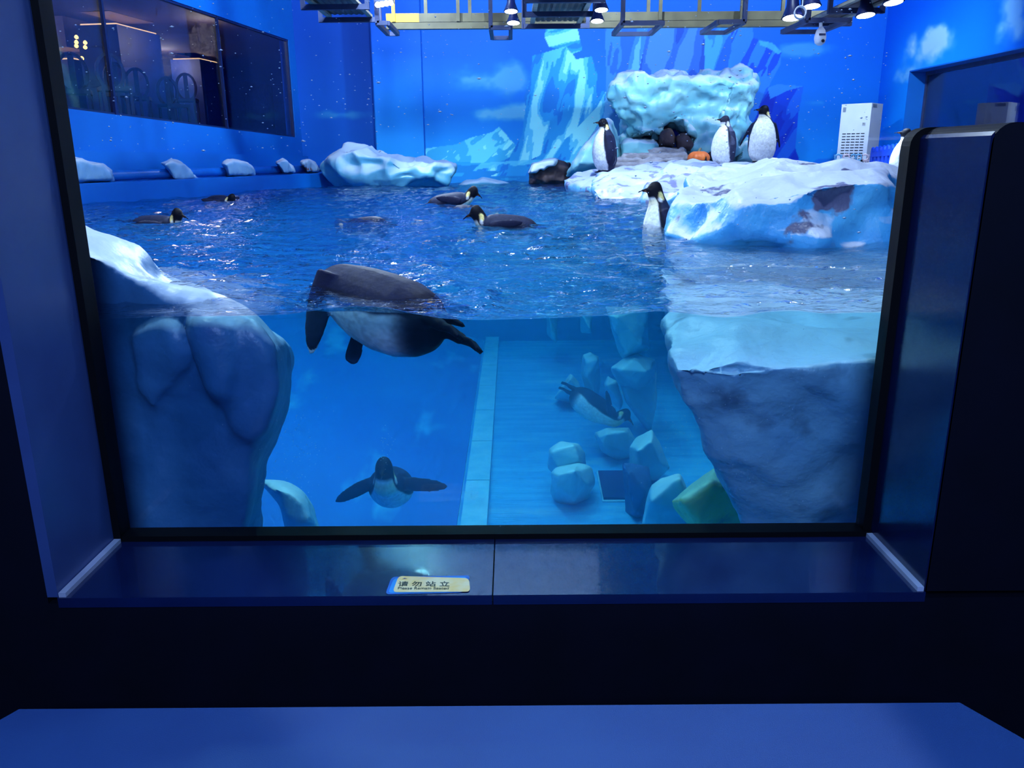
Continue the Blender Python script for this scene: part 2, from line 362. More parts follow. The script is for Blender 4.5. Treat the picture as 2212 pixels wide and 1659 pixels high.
flat('border', rpoly([(851, 1249), (1008, 1246), (1004, 1256), (996, 1279), (838, 1281)], 8), .0016, pm('sticker_sky', (20, 150, 245), .4))
flat('plate', rpoly([(861, 1244), (1013, 1249), (1016, 1278), (848, 1279)], 9), .0022, pm('sticker_yellow', (236, 206, 130), .4, c2=(236, 222, 180), ns=25))
def text(name, body, q, mat, dz=.003, bold=0.):
    cu = bpy.data.curves.new('t', 'FONT'); cu.body = body; cu.offset = bold; o = bpy.data.objects.new('t', cu); COL.objects.link(o)
    dg = bpy.context.evaluated_depsgraph_get(); me = bpy.data.meshes.new_from_object(o.evaluated_get(dg)); bpy.data.objects.remove(o)
    V = np.array([v.co[:] for v in me.vertices]); a = V.min(0); b = V.max(0); t = (V-a)/(b-a+1e-9)
    q = [np.array(p, float) for p in q]   # tl tr br bl
    W = []
    for s_, v_, _ in t:
        p = (1-v_)*((1-s_)*q[3]+s_*q[2])+v_*((1-s_)*q[0]+s_*q[1]); W.append(gq(p[0], p[1], dz))
    f = [list(p.vertices) for p in me.polygons]; bpy.data.meshes.remove(me)
    return sub(mk(name, W, f, mat), 'plate', st)
m_ink = pm('black_ink', (8, 10, 22), .5)
text('lettering', '请 勿 站 立', [(861, 1255.5), (971, 1255.5), (971, 1266.5), (859, 1266.5)], m_ink, bold=.012)
text('lettering', 'Please Remain Seated', [(860, 1267.5), (970, 1268), (969, 1273), (859, 1273)], m_ink, bold=.01)
flat('logo', [(869, 1250.5), (872, 1249), (876, 1248), (874.5, 1249.5), (880, 1249), (875, 1250.4), (872, 1250)], .003, pm('logo_blue', (30, 60, 160), .5))

# ================================================================== the tank room
ZC = 3.7
Yw = 15.6
def grid_wall(name, u0, u1, z0, z1, res, place, paint, mat, label, parent=None):
    nu = int((u1-u0)/res)+1; nz = int((z1-z0)/res)+1
    U, Z = np.meshgrid(np.linspace(u0, u1, nu), np.linspace(z0, z1, nz)); U = U.ravel(); Z = Z.ravel()
    V = place(U, Z); i = np.arange(nu*nz).reshape(nz, nu)
    Q = np.stack([i[:-1, :-1], i[:-1, 1:], i[1:, 1:], i[1:, :-1]], -1).reshape(-1, 4)
    me = bpy.data.meshes.new(name); me.vertices.add(len(V)); me.vertices.foreach_set('co', V.astype(np.float32).ravel())
    me.loops.add(Q.size); me.loops.foreach_set('vertex_index', Q.ravel().astype(np.int32)); me.polygons.add(len(Q))
    me.polygons.foreach_set('loop_start', np.arange(0, Q.size, 4, dtype=np.int32)); me.update(calc_edges=True)
    ca = me.attributes.new('paint', 'FLOAT_COLOR', 'POINT'); C = paint(U, Z); ca.data.foreach_set('color', np.concatenate([lin(C), np.ones((len(C), 1))], 1).astype(np.float32).ravel())
    me.materials.append(mat); o = bpy.data.objects.new(name, me); COL.objects.link(o)
    if parent: o.parent = parent; o['label'] = label
    else: tag(o, label, kind='structure')
    return o
def inpoly(U, Z, poly):
    r = np.zeros(len(U), bool); n = len(poly)
    for i in range(n):
        x1, y1 = poly[i]; x2, y2 = poly[(i+1) % n]
        c = ((y1 > Z) != (y2 > Z)) & (U < (x2-x1)*(Z-y1)/(y2-y1+1e-12)+x1); r ^= c
    return r
def wp(px): return [(p[0], p[2]) for p in (P(a, b, Yw) for a, b in px)]
def lay(C, m, col, a=1.): m = np.asarray(m, float)[:, None]*a; return C*(1-m)+m*np.array(col, float)
def cloud(C, U, Z, c, rx, rz, col, a, seed):
    d = np.sqrt(((U-c[0])/rx)**2+((Z-c[1])/rz)**2); n = fbm(np.stack([U*2.2, Z*3.5, 0*U+seed], 1), 4, seed)
    return lay(C, np.clip((1.05-d+.55*n)/.8, 0, 1)**1.5, col, a)
def streak(U, Z, ang, lx, lz, seed):
    c, s = math.cos(ang), math.sin(ang); a = U*c+Z*s; b = -U*s+Z*c
    return fbm(np.stack([a*lx, b*lz, 0*U+seed], 1), 3, seed)
def mural(U, Z):
    N = len(U); C = np.zeros((N, 3)); t = np.clip(Z/2.6, 0, 1)[:, None]
    C[:] = np.array([18, 140, 236])*(1-t)**1.3+np.array([0, 84, 214])*(1-(1-t)**1.3)
    R = np.clip((U-3.2)/1.6, 0, 1)[:, None]; C = C*(1-.35*R)+.35*R*np.array([0, 92, 232])
    for px, rx, rz, col, a, sd in (((1085, 170), .85, .26, (92, 142, 214), .75, 3), ((1105, 243), .62, .14, (136, 176, 226), .7, 5), ((1745, 108), .6, .13, (80, 140, 225), .7, 8), ((1770, 222), .5, .1, (110, 165, 235), .7, 11)):
        p = P(*px, Yw); C = cloud(C, U, Z, (p[0], p[2]), rx, rz, col, a, sd)
    sea = inpoly(U, Z, wp([(600, 352), (1900, 352), (1900, 420), (600, 420)])); C = lay(C, sea, (16, 110, 205)); C = lay(C, sea & (streak(U, Z, 0, 2, 14, 4) > .35), (50, 150, 225), .6)
    mt = inpoly(U, Z, wp([(860, 350), (880, 332), (925, 320), (985, 312), (1015, 298), (1042, 291), (1064, 285), (1078, 274), (1090, 286), (1102, 302), (1118, 318), (1140, 352)]))
    C = lay(C, mt, (96, 176, 232)); C = lay(C, mt & (streak(U, Z, .7, 2.5, 6, 9) > .05), (52, 146, 222)); C = lay(C, mt & (streak(U, Z, .7, 4, 9, 19) > .5), (150, 205, 242), .8)
    lbs = [[(1183, 40), (1243, 40), (1258, 108), (1232, 119), (1185, 100), (1176, 80)],
           [(1150, 120), (1168, 116), (1222, 100), (1245, 128), (1278, 122), (1290, 160), (1288, 200), (1310, 195), (1302, 250), (1262, 300), (1232, 340), (1240, 380), (1040, 368), (1100, 340), (1128, 292), (1136, 230), (1132, 210), (1142, 180), (1148, 150)],
           [(1130, 352), (1180, 330), (1232, 292), (1290, 230), (1318, 180), (1325, 380), (1060, 380)]]
    for i, lp in enumerate(lbs):
        m = inpoly(U, Z, wp(lp)); C = lay(C, m, (30, 128, 222)); s1 = streak(U, Z, (.25, 1.35, 1.0)[i], 1.2, 5.5, 21+i)
        C = lay(C, m & (s1 > .1), (84, 164, 236)); C = lay(C, m & (s1 > .36), (140, 196, 244)); C = lay(C, m & (s1 < -.45), (14, 104, 212))
    rbs = [([(1306, 40), (1420, 40), (1416, 70), (1400, 160), (1330, 380), (1300, 300), (1310, 180)], (52, 112, 216), (96, 150, 232), (30, 88, 205)),
           ([(1405, 40), (1526, 40), (1526, 380), (1330, 380)], (40, 88, 204), (70, 116, 216), (24, 68, 190)),
           ([(1522, 40), (1600, 40), (1600, 380), (1522, 380)], (40, 112, 226), (64, 138, 236), (16, 84, 214)),
           ([(1580, 40), (1624, 40), (1628, 82), (1640, 86), (1668, 92), (1688, 112), (1686, 140), (1668, 172), (1650, 210), (1640, 380), (1580, 380)], (6, 66, 214), (40, 108, 228), (0, 52, 198)),
           ([(1655, 190), (1680, 182), (1736, 186), (1724, 250), (1718, 320), (1738, 380), (1600, 380), (1640, 230)], (0, 56, 210), (18, 84, 224), (0, 42, 196))]
    for i, (lp, c0, c1, c2) in enumerate(rbs):
        m = inpoly(U, Z, wp(lp)); C = lay(C, m, c0); s1 = streak(U, Z, 1.45-.1*i, 1., 5., 41+i); C = lay(C, m & (s1 > .15), c1); C = lay(C, m & (s1 < -.3), c2)
    for lp, c in (([(1640, 88), (1668, 92), (1688, 112), (1682, 118), (1660, 104), (1642, 98)], (70, 150, 236)), ([(1658, 190), (1680, 182), (1736, 186), (1700, 196), (1664, 214)], (50, 124, 232)), ([(1752, 352), (1770, 342), (1810, 344), (1822, 360), (1750, 362)], (10, 92, 222))):
        C = lay(C, inpoly(U, Z, wp(lp)), c, .85)
    fl = inpoly(U, Z, wp([(1040, 352), (1150, 345), (1240, 345), (1180, 372), (1020, 370)])); C = lay(C, fl & (streak(U, Z, .1, 3, 9, 71) > .0), (90, 170, 236), .8)
    C[:, 1] = np.clip(C[:, 1]*1.19, 0, 255)
    return C
grid_wall('wall_back', -2.5, 6.9, -.15, ZC, .016, lambda U, Z: np.stack([U, 0*U+Yw, Z], 1), mural, m_mural, 'back wall painted with a mural of icebergs and sky')
def mural2(U, Z):
    t = np.clip(Z/2.6, 0, 1)[:, None]; C = np.array([0, 92, 214])*(1-t)+np.array([0, 66, 190])*t
    for px, rx, rz, a, sd in (((735, 248), .5, .1, .55, 4), ((785, 244), .3, .07, .5, 14)):
        p = P(*px, 16.2); C = cloud(C, U, Z, (p[0], p[2]), rx, rz, (84, 148, 222), a, sd)
    C[:, 1] *= 1.2
    return C
grid_wall('wall_recess', -4.3, -2.4, -.15, ZC, .03, lambda U, Z: np.stack([U, 0*U+16.2, Z], 1), mural2, m_mural, 'recessed dark blue back wall with faint painted clouds')
def mural3(U, Z):
    t = np.clip((Z-.2)/2.4, 0, 1)[:, None]; C = np.array([24, 138, 228])*(1-t)+np.array([0, 84, 214])*t
    C = lay(C, np.exp(-((Z-1.3)/.5)**2-((U+1.95)/.3)**2), (10, 130, 236), .5); C[:, 1] *= 1.13; return C
pil = grid_wall('wall_pillar', P(808, 200, 15.35)[0], P(912, 200, 15.35)[0], -.15, ZC, .03, lambda U, Z: np.stack([U, 0*U+15.35, Z], 1), mural3, m_mural, 'pale blue pillar standing proud of the back wall')
xa, xb = P(808, 200, 15.35)[0], P(912, 200, 15.35)[0]
o = MB().box((xa, 15.353, -.15), (xb, 16.2, ZC)).obj('pillar_core', m_wallL); o.parent = pil
# right wall with window
XRW = 6.75
def mural4(U, Z):    # U = y along wall
    t = np.clip(Z/2.8, 0, 1)[:, None]; C = np.array([10, 140, 246])*(1-t)+np.array([0, 86, 226])*t
    C = lay(C, np.exp(-((U-13.9)/1.3)**2-((Z-1.7)/.8)**2), (40, 170, 255), .7)
    C = lay(C, np.clip((U-14.9)/.9, 0, 1), (0, 86, 226), .9)
    for px, rx, rz, a, sd in (((1985, 120), .8, .34, 1., 3), ((2025, 92), .7, .25, .9, 33), ((2195, 20), .5, .5, .6, 5)):
        p = PXX(*px, XRW); C = cloud(C, U, Z, (p[1], p[2]), rx, rz, (196, 214, 240), a, sd)
    C[:, 1] = np.clip(C[:, 1]*1.1, 0, 255)
    return C
wz1 = PXX(1965, 153, XRW)[2]; wy1 = PXX(1965, 153, XRW)[1]
grid_wall('wall_right', 2.5, Yw+.1, wz1, ZC, .03, lambda U, Z: np.stack([0*U+XRW, U, Z], 1), mural4, m_mural, 'bright blue side wall with painted clouds above a window')
grid_wall('wall_right_end', wy1, Yw+.1, -.15, wz1, .03, lambda U, Z: np.stack([0*U+XRW, U, Z], 1), mural4, m_mural, 'strip of blue side wall between window and corner')
tag(boxo('wall_right_low', (XRW, 2.5, -.15), (XRW+.02, wy1, .35), m_wallL), 'blue side wall under the window', kind='structure')
w2 = tag(empty('window_2', (XRW, wy1-2, wz1)), 'dark window in the bright blue side wall', kind='structure')
child(MB().box((XRW, 2.5, wz1-.02), (XRW+.35, wy1, wz1)).box((XRW, wy1-.02, .35), (XRW+.35, wy1, wz1)).obj('window_reveal', m_wallL), w2)
child(MB().bar((XRW+.3, wy1-.05, .3), (XRW+.3, wy1-.05, wz1-.03), .05).bar((XRW+.3, 2.5, wz1-.05), (XRW+.3, wy1, wz1-.05), .06).obj('window_frame', m_steel), w2)
child(MB().box((XRW+.29, 2.5, .3), (XRW+.31, wy1-.05, wz1-.05)).obj('pane', glassmat('dark_window_glass', (200, 215, 245), 2.2, .02)), w2)
child(MB().box((XRW+1.6, 2.5, .0), (XRW+1.7, wy1+.5, 3)).box((XRW+.35, wy1+.4, 0), (XRW+1.7, wy1+.5, 3)).obj('room_behind', pm('room_behind_navy', (0, 36, 150), .7)), w2)
tag(MB().tube([(P(1833, 100, 15.5)[0], 15.55, -.1), (P(1833, 100, 15.5)[0], 15.55, ZC)], .022, 8).obj('conduit_pipe', m_wallL), 'thin blue conduit running up the mural wall', 'pipe')
def patchy(name, c, c2, patch, lo, hi, st1, st2, bump=.2):
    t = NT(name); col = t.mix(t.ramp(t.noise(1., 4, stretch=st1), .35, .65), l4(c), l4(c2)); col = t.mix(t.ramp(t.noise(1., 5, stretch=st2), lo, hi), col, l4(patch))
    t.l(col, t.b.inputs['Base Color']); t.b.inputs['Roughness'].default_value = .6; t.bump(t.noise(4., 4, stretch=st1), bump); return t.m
m_slope = patchy('slope_light_patches', (4, 104, 198), (10, 120, 208), (80, 190, 240), .58, .70, (.8, .5, .8), (1.6, .5, 1.6))  # pale patches paint in the light streaks falling through the water
# ceiling, pool shell
tag(boxo('ceiling', (-9, 2.5, ZC), (XRW+.3, 16.4, ZC+.1), m_ceil), 'dark blue ceiling', kind='structure')
tag(boxo('floor_shore', (1.75, 10.8, -.3), (XRW, 15.6, .22), pm('shore_concrete', (150, 158, 190), .7)), 'concrete shore behind the ice platforms', kind='structure')
tag(boxo('floor', (-6.5, 2.3, -3.2), (XRW, 15.6, -3), patchy('pool_floor_rippled', (84, 196, 246), (50, 172, 236), (140, 220, 248), .58, .75, (1.2, 7, 1), (.8, 2.2, 1), .5)), 'pale blue pool floor', kind='structure')
tag(boxo('wall_pool_back', (-5, 15.35, -3.1), (XRW, 15.6, -.05), m_deepwall), 'deep blue underwater back wall', kind='structure')
tag(boxo('wall_pool_right', (3.3, 2.4, -3.1), (3.5, 15.6, -.3), m_deepwall), 'deep blue underwater side wall', kind='structure')
tag(boxo('wall_pool_front', (-6.5, 2.42, -3.1), (XRW, 2.5, ZS-.03), m_deepwall), 'pool wall under the viewing pane', kind='structure')
# sloping blue side of the pool left of the kerb
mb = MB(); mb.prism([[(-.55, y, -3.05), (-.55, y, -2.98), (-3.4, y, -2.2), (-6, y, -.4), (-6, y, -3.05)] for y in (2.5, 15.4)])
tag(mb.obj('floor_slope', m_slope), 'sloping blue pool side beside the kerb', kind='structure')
k = empty('kerb', (-.37, 11, -3)); tag(k, 'long pale kerb running along the pool floor', 'kerb')
y = 5.6
while y < 15.2:
    y2 = min(y+1.25, 15.3); child(MB().box((-.5, y+.008, -3), (-.25, y2-.008, -2.9)).obj('kerb_stone', m_kerb), k); y = y2
child(MB().box((-.53, 5.6, -3), (-.495, 15.3, -2.96)).obj('kerb_rim', m_floorp), k)

# left wall with restaurant window
def sz(px, py): p = LW(px, py); return float(LE@(p-LB)), float(p[2])
sa, zbr = sz(640, 297); _, ztop = sz(620, 85); sb, zbl = 12.5, None
s_l, z_l = sz(150, 235); zb_far = z_l+(sb-s_l)*(z_l-zbr)/(s_l-sa); sa = max(sa, .12)
wl = MB()
def wq(pts, d0=0, d1=.1): wl.prism([[lws(a, b, d0) for a, b in pts], [lws(a, b, d1) for a, b in pts]])
wq([(-.3, -.2), (sb, -.2), (sb, zb_far), (sa, zbr), (-.3, zbr)]); wq([(-.3, ztop), (sb, ztop), (sb, ZC), (-.3, ZC)]); wq([(-.3, zbr), (sa, zbr), (sa, ztop), (-.3, ztop)])
tag(wl.obj('wall_left', m_wallL), 'blue side wall below and above the restaurant window', kind='structure')
mb = MB(); s1, z1 = sz(160, 318); s2, z2 = sz(640, 337)
mb.prism([[lws(a, b, d) for d, a, b in ((-.0, 0., -.1), (-.0, 0., z2), (-.1, 0., z2), (-.13, 0., -.1))], [lws(a, b, d) for d, a, b in ((-.0, sb, -.1), (-.0, sb, z2+.12), (-.1, sb, z2+.12), (-.13, sb, -.1))]])
tag(mb.obj('trim_10', m_wallL), 'low blue plinth along the side wall', kind='structure')
w3 = tag(empty('window_3', lws(4, ztop)), 'long restaurant window in the slanted blue wall', kind='structure')
m_frame = pm('window_frame_dark', (20, 36, 92), .4)
fr = MB(); fr.bar(lws(sa, zbr, .05), lws(sb, zb_far, .05), .05); fr.bar(lws(sa, ztop, .05), lws(sb, ztop, .05), .06); fr.bar(lws(sa+.02, zbr, .05), lws(sa+.02, ztop, .05), .06)
child(fr.obj('window_frame', m_frame), w3)
edges = [sa, sz(487, 200)[0], sz(242, 150)[0], sb]
m_rg = glassmat('restaurant_glass', (222, 230, 246), 1.2, .02)
for i in range(3):
    a, b = edges[i]+.02, edges[i+1]-.015
    za, zb_ = [zbr+(q-sa)*(zb_far-zbr)/(sb-sa) for q in (a, b)]
    child(MB().prism([[lws(a, za, .04), lws(b, zb_, .04), lws(b, ztop, .04), lws(a, ztop, .04)], [lws(a, za, .055), lws(b, zb_, .055), lws(b, ztop, .055), lws(a, ztop, .055)]]).obj('pane', m_rg), w3)
    if i: child(MB().bar(lws(edges[i], zbr+(edges[i]-sa)*(zb_far-zbr)/(sb-sa), .03), lws(edges[i], ztop, .03), .035, .05).obj('mullion', m_frame), w3)
# restaurant room behind the window
m_rw = pm('restaurant_wall', (110, 96, 96), .7); m_rc = pm('restaurant_ceiling', (54, 44, 60), .8); m_rf = pm('restaurant_floor', (20, 40, 96), .4); m_col = pm('column_blue', (14, 50, 130), .5)
DR = 7.
tag(MB().prism([[lws(-15, 0, DR), lws(14, 0, DR), lws(14, 4, DR), lws(-15, 4, DR)], [lws(-15, 0, DR+.1), lws(14, 0, DR+.1), lws(14, 4, DR+.1), lws(-15, 4, DR+.1)]]).obj('wall_restaurant', m_rw), 'far wall of the dim restaurant behind the side window', kind='structure')
tag(MB().prism([[lws(-15, zz, .12), lws(14, zz, .12), lws(14, zz, DR), lws(-15, zz, DR)] for zz in (3.05, 3.15)]).obj('ceiling_restaurant', m_rc), 'dark restaurant ceiling behind the side window', kind='structure')
tag(MB().prism([[lws(-15, zz, .12), lws(14, zz, .12), lws(14, zz, DR), lws(-15, zz, DR)] for zz in (.6, .7)]).obj('floor_restaurant', m_rf), 'dark restaurant floor behind the side window', kind='structure')
tag(MB().prism([[lws(-15, 0, q), lws(-15, 4, q), lws(-14.9, 4, q), lws(-14.9, 0, q)] for q in (.12, DR)]).obj('wall_restaurant_end', m_col), 'end wall of the restaurant', kind='structure')
m_warm = emat('warm_cove', (255, 190, 120), 1.6); m_bulb = emat('amber_bulb', (255, 170, 60), 9.)
def column(pxl, pxr, pyt, d, label):
    a = LW(pxl, pyt, d); b = LW(pxr, pyt, d); e = empty('cove_column', (a[0], a[1], .7)); tag(e, label, 'column')
    sa_ = LE@(a-LB); sb_ = LE@(b-LB); zt_ = a[2]
    child(MB().prism([[lws(sa_, .7, d), lws(sb_, .7, d), lws(sb_, zt_, d), lws(sa_, zt_, d)], [lws(sa_, .7, d+.8), lws(sb_, .7, d+.8), lws(sb_, zt_, d+.8), lws(sa_, zt_, d+.8)]]).obj('shaft', m_col), e)
    child(MB().prism([[lws(sa_+.05, zt_, d+.04), lws(sb_-.05, zt_, d+.04), lws(sb_-.05, zt_+.03, d+.04), lws(sa_+.05, zt_+.03, d+.04)], [lws(sa_+.05, zt_, d+.75), lws(sb_-.05, zt_, d+.75), lws(sb_-.05, zt_+.03, d+.75), lws(sa_+.05, zt_+.03, d+.75)]]).obj('cove_light', m_warm), e)
    child(MB().prism([[lws(sa_, zt_+.22, d+.1), lws(sb_, zt_+.22, d+.1), lws(sb_, 3.05, d+.1), lws(sa_, 3.05, d+.1)], [lws(sa_, zt_+.22, d+.7), lws(sb_, zt_+.22, d+.7), lws(sb_, 3.05, d+.7), lws(sa_, 3.05, d+.7)]]).obj('capital', m_rw), e)
column(345, 255, 76, 3.0, 'wide blue restaurant column with warm cove light on top')
column(474, 432, 137, 4.6, 'narrow blue restaurant column with warm cove light on top')
column(212, 160, 137, 4.2, 'low blue restaurant counter column behind the pendant bulbs')
pl = empty('pendant_lamp', LW(172, 60, 3.2)); tag(pl, 'cluster of small amber bulbs hanging in the restaurant', 'lamp')
for bx, by in ((165, 80), (165, 91), (165, 99), (184, 92), (184, 102), (177, 126)):
    c = LW(bx, by, 3.2); child(MB().lathe([(.004, -.035), (.028, -.02), (.034, 0), (.02, .025), (.004, .035)], c, 10).obj('bulb', m_bulb), pl)
    child(MB().tube([c+np.array([0, 0, .03]), np.array([c[0], c[1], 3.05])], .005, 6).obj('cord', m_dark), pl)
def chair(px, pyt, d, rot, label, h=1.0):
    t_ = LW(px, pyt, d); z0 = t_[2]-h; e = empty('restaurant_chair', (t_[0], t_[1], z0)); tag(e, label, 'chair', 'restaurant chairs behind the window'); e.rotation_euler = (0, 0, rot)
    R_ = MB(); pts = [(.19*math.cos(t), .2, .72*h+.26*math.sin(t)) for t in np.linspace(0, 2*math.pi, 17)]
    for i in range(16): R_.bar(pts[i], pts[i+1], .045, .04, (0, 1, 0))
    R_.obj('back_frame', m_dark, e); MB().box((-.04, .18, .5*h), (.04, .21, .95*h)).obj('splat', m_dark, e); MB().box((-.22, -.22, .42*h), (.22, .22, .48*h)).obj('seat', m_dark, e)
    for a in (-.19, .19):
        for b in (-.19, .19): MB().bar((a, b, min(.7-z0, .3)), (a, b, .43*h), .04).obj('leg', m_dark, e)
chair(237, 110, 1.6, .6, 'tall oval backed restaurant chair behind the first mullion'); chair(147, 108, 1.5, .4, 'oval backed restaurant chair nearest the black window edge')
chair(257, 131, 2.4, .9, 'smaller oval backed chair in front of the wide column'); chair(288, 143, 2.6, .3, 'low oval backed chair at the foot of the wide column'); chair(368, 163, 2.4, .8, 'dark restaurant chair right of the wide column'); chair(395, 155, 2.8, .2, 'dark restaurant chair nearest the narrow column')
lt = bpy.data.lights.new('restaurant_lamp', 'POINT'); lt.energy = 42; lt.color = (1, .72, .5); lt.shadow_soft_size = .3; lo = bpy.data.objects.new('restaurant_lamp', lt); COL.objects.link(lo); lo.location = tuple(lws(-.5, 2.7, 2.0))
lo2 = lo.copy(); COL.objects.link(lo2); lo2.location = tuple(lws(1.5, 2.75, 5.6)); lo3 = lo.copy(); COL.objects.link(lo3); lo3.location = tuple(lws(-4.5, 2.75, 5.2))

# pool ledge along the left wall
A = np.array([-4.69-.5*1.43, 9.0-.5*5.2, 0]); B = np.array([-3.263+.1*.28, 14.2+.1, 0]); dl = (B-A)/np.linalg.norm(B-A); nl = np.array([-dl[1], dl[0], 0]); LL = np.linalg.norm(B-A)
mb = MB(); mb.prism([[q+nl*o_+np.array([0, 0, z_]) for o_, z_ in ((0, -3.05), (0, .205), (.03, .215), (1.6, .215), (1.6, -3.05))] for q in (A-dl*3, B+dl*1.6)])
tag(mb.obj('wall_pool_left', m_blue), 'blue pool wall with a ledge along its top', kind='structure')
def onledge(px, py, off, z): # point on vertical plane offset from ledge face
    dd = ray(px, py); nn = nl; p0 = A+nl*off; return CAM+dd*((nn@(p0-CAM))/(nn@dd))
p1 = onledge(120, 380, .2, 0); p2 = onledge(690, 362, .2, 0)
tag(MB().tube([p1*[1, 1, 0]+[0, 0, .285], p2*[1, 1, 0]+[0, 0, .285]], .06, 16).obj('water_pipe', m_pipe, smooth=True), 'long blue pipe lying on the pool ledge', 'pipe')
LR = [([(150, 335), (170, 340), (195, 350), (225, 352), (245, 372), (252, 395), (160, 398)], 'pale sculpted rock on the ledge beside the black window edge'),
      ([(345, 352), (370, 341), (390, 350), (415, 368), (432, 390), (375, 392), (362, 365)], 'pale pointed rock on the pipe, second from the black window edge'),
      ([(475, 352), (500, 342), (530, 348), (553, 365), (553, 380), (490, 384), (484, 362)], 'broad fluted rock astride the pipe'),
      ([(592, 350), (612, 341), (632, 358), (640, 374), (612, 376), (603, 362)], 'small white rock on the far part of the pipe'),
      ([(648, 350), (662, 343), (680, 350), (692, 365), (688, 374), (662, 374)], 'rust stained small rock at the far end of the pipe')]
for i, (pp, lb) in enumerate(LR):
    cx = np.mean([a for a, b in pp]); yy = onledge(cx, 370, .22, 0)[1]
    mb = MB(); f_, b_ = .16, .2
    mb.prism([[onledge(a, b, .2-f_, 0) for a, b in shrink(pp, .78)], [onledge(a, b, .2, 0) for a, b in pp], [onledge(a, b, .2+b_, 0) for a, b in shrink(pp, .8)]])
    rock('ledge_rock', mb, i_ledgerock if i < 4 else icemat('ice_rusty', (160, 196, 228), (214, 226, 240), .1, .8, stain=(140, 70, 50), st=(.6, .66), ss=6), .028, [('scoop', 5, .035), ('fbm', 9, .012)], 1, 11+i, lb)
# ================================================================== overhead steelwork
def R3(*p): return np.array(p, float)
tr = empty('lighting_truss', P(1300, 50, 12.)); tag(tr, 'olive steel lattice truss spanning the tank under the ceiling', 'truss')
zc0, zc1 = P(1100, 57, 12)[2], P(1100, 42, 12)[2]; xl_, xr_ = P(835, 50, 12)[0], P(1790, 45, 12)[0]
child(MB().box((xl_, 11.95, zc0-.03), (xr_, 12.05, zc0+.05)).obj('lower_chord', m_olive), tr); child(MB().box((xl_+.45, 11.98, zc0+.06), (xr_, 12.02, zc0+.17)).obj('web_plate', m_olive), tr)
child(MB().box((xl_, 11.975, zc0+.06), (xl_+.45, 12.025, zc0+.17)).obj('web_plate', m_yellow), tr)
child(MB().box((xl_, 11.97, zc0+.62), (xr_, 12.03, zc0+.68)).obj('upper_chord', m_olive), tr)
for q, px in enumerate((851, 920, 990, 1015, 1060, 1400, 1425, 1510, 1600, 1690)):
    x = P(px, 30, 12)[0]; child(MB().bar((x, 12 if q % 2 else 11.95, zc0+.06), (x, 12 if q % 2 else 11.95, zc0+.64), .045).obj('strut', m_yellow if px == 851 else m_olive), tr)
def catwalk(label, pl_, pr_, pyt, Yf, Yn, zo=0, deck=m_deck, fl=.25, extra=0):
    a = P(pl_, pyt, Yf); b = P(pr_, pyt, Yf); z = a[2]; e = empty('catwalk', (a+b)/2); tag(e, label, 'catwalk')
    x0, x1 = a[0], b[0]; n = int((x1-x0)/.035); mb = MB(); prof = []
    for i in range(n+1):
        x = x0+(x1-x0)*i/n; prof.append((x, z+.03+(.012 if i % 2 else -.0)))
    prof2 = [(x, zz+.02) for x, zz in prof][::-1]
    mb.prism([[(x, yy, zz) for x, zz in prof+prof2] for yy in (Yf, Yn)]); child(mb.obj('deck', deck), e)
    for x in (x0, x1): child(MB().box((x-.03, Yn, z-.0), (x+.03, Yf, z+.03)).obj('side_rail', m_cream), e)
    yy = Yf
    while yy > Yn:
        child(MB().bar((x0-.12, yy, z-.03), (x1+.12, yy, z-.03), .06).obj('cross_bar', m_steel), e)
        for x in (x0-.12, x1+.12): child(MB().bar((x, yy, z-.06), (x, yy, z+1.1), .05).obj('hanger', m_steel), e)
        yy -= .95
    return e
catwalk('corrugated catwalk left of the yellow truss end', 712, 800, 38, 11.6, 7.2)
catwalk('corrugated catwalk over the middle of the mural', 1150, 1250, 52, 11.7, 7.)
catwalk('plank catwalk beside the hanging camera', 1752, 1815, 46, 11.2, 7.2, deck=pm('plank_deck', (120, 104, 96), .6))
def bracket(label, quad, Y, dz=.0):
    a, b = [P(px, py, Y) for px, py in quad]; e = empty('hanging_bracket', (a+b)/2); tag(e, label, 'bracket', None)
    z = a[2]; y2 = Y+.9; t = .05
    child(MB().bar((a[0], Y, z), (b[0], Y, z), t).obj('front_bar', m_steel), e); child(MB().bar((a[0], y2, z), (b[0], y2, z), t).obj('rear_bar', m_steel), e)
    for x in (a[0], b[0]):
        child(MB().bar((x, Y, z), (x, y2, z), t).obj('side_bar', m_steel), e)
    child(MB().bar((a[0], Y, z), (a[0], Y, z+1.2), t).obj('hanger', m_steel), e)
bracket('steel hanger frame beside the middle of the truss', [(1345, 50), (1432, 46)], 10.4); bracket('steel hanger frame over the dark painted bergs', [(1608, 47), (1552, 49)], 10.6)
bracket('small steel hanger frame under the left lamps', [(1060, 60), (1103, 62)], 10.8); bracket('bright steel hanger frame at the yellow truss end', [(815, 50), (838, 55)], 10.6)
bracket('steel hanger frame carrying the white camera', [(1745, 44), (1835, 42)], 10.)
def lamp(px, py, Y, tgt, label, power, r=.078, body=m_lampbody, roll=0):
    c = P(px, py, Y); t = np.array([(tgt[0]-c[0])*.15, -.4, -2.2]); t /= np.linalg.norm(t); e = empty('spot_lamp', c); tag(e, label, 'lamp', 'spot lamps under the ceiling')
    child(MB().lathe([(r*.35, -r*2.6), (r*.55, -r*2.2), (r*.62, -r*1.2), (r*1.05, -.01), (r*1.12, .0), (r*1.0, .004), (r*.95, -.012)], c, 20, t).obj('housing', body, smooth=True), e)
    sub(MB().lathe([(r*.97, -.004), (r*.95, .006)], c, 20, t).obj('lens', m_lens), 'housing', e)
    child(MB().bar(c-t*r*1.6, np.array([c[0], c[1], c[2]+.8]), .03).obj('yoke', m_steel), e)
    spot(c+t*.03, c+t*3, power, 2.0, r*.8)
P_ = 60
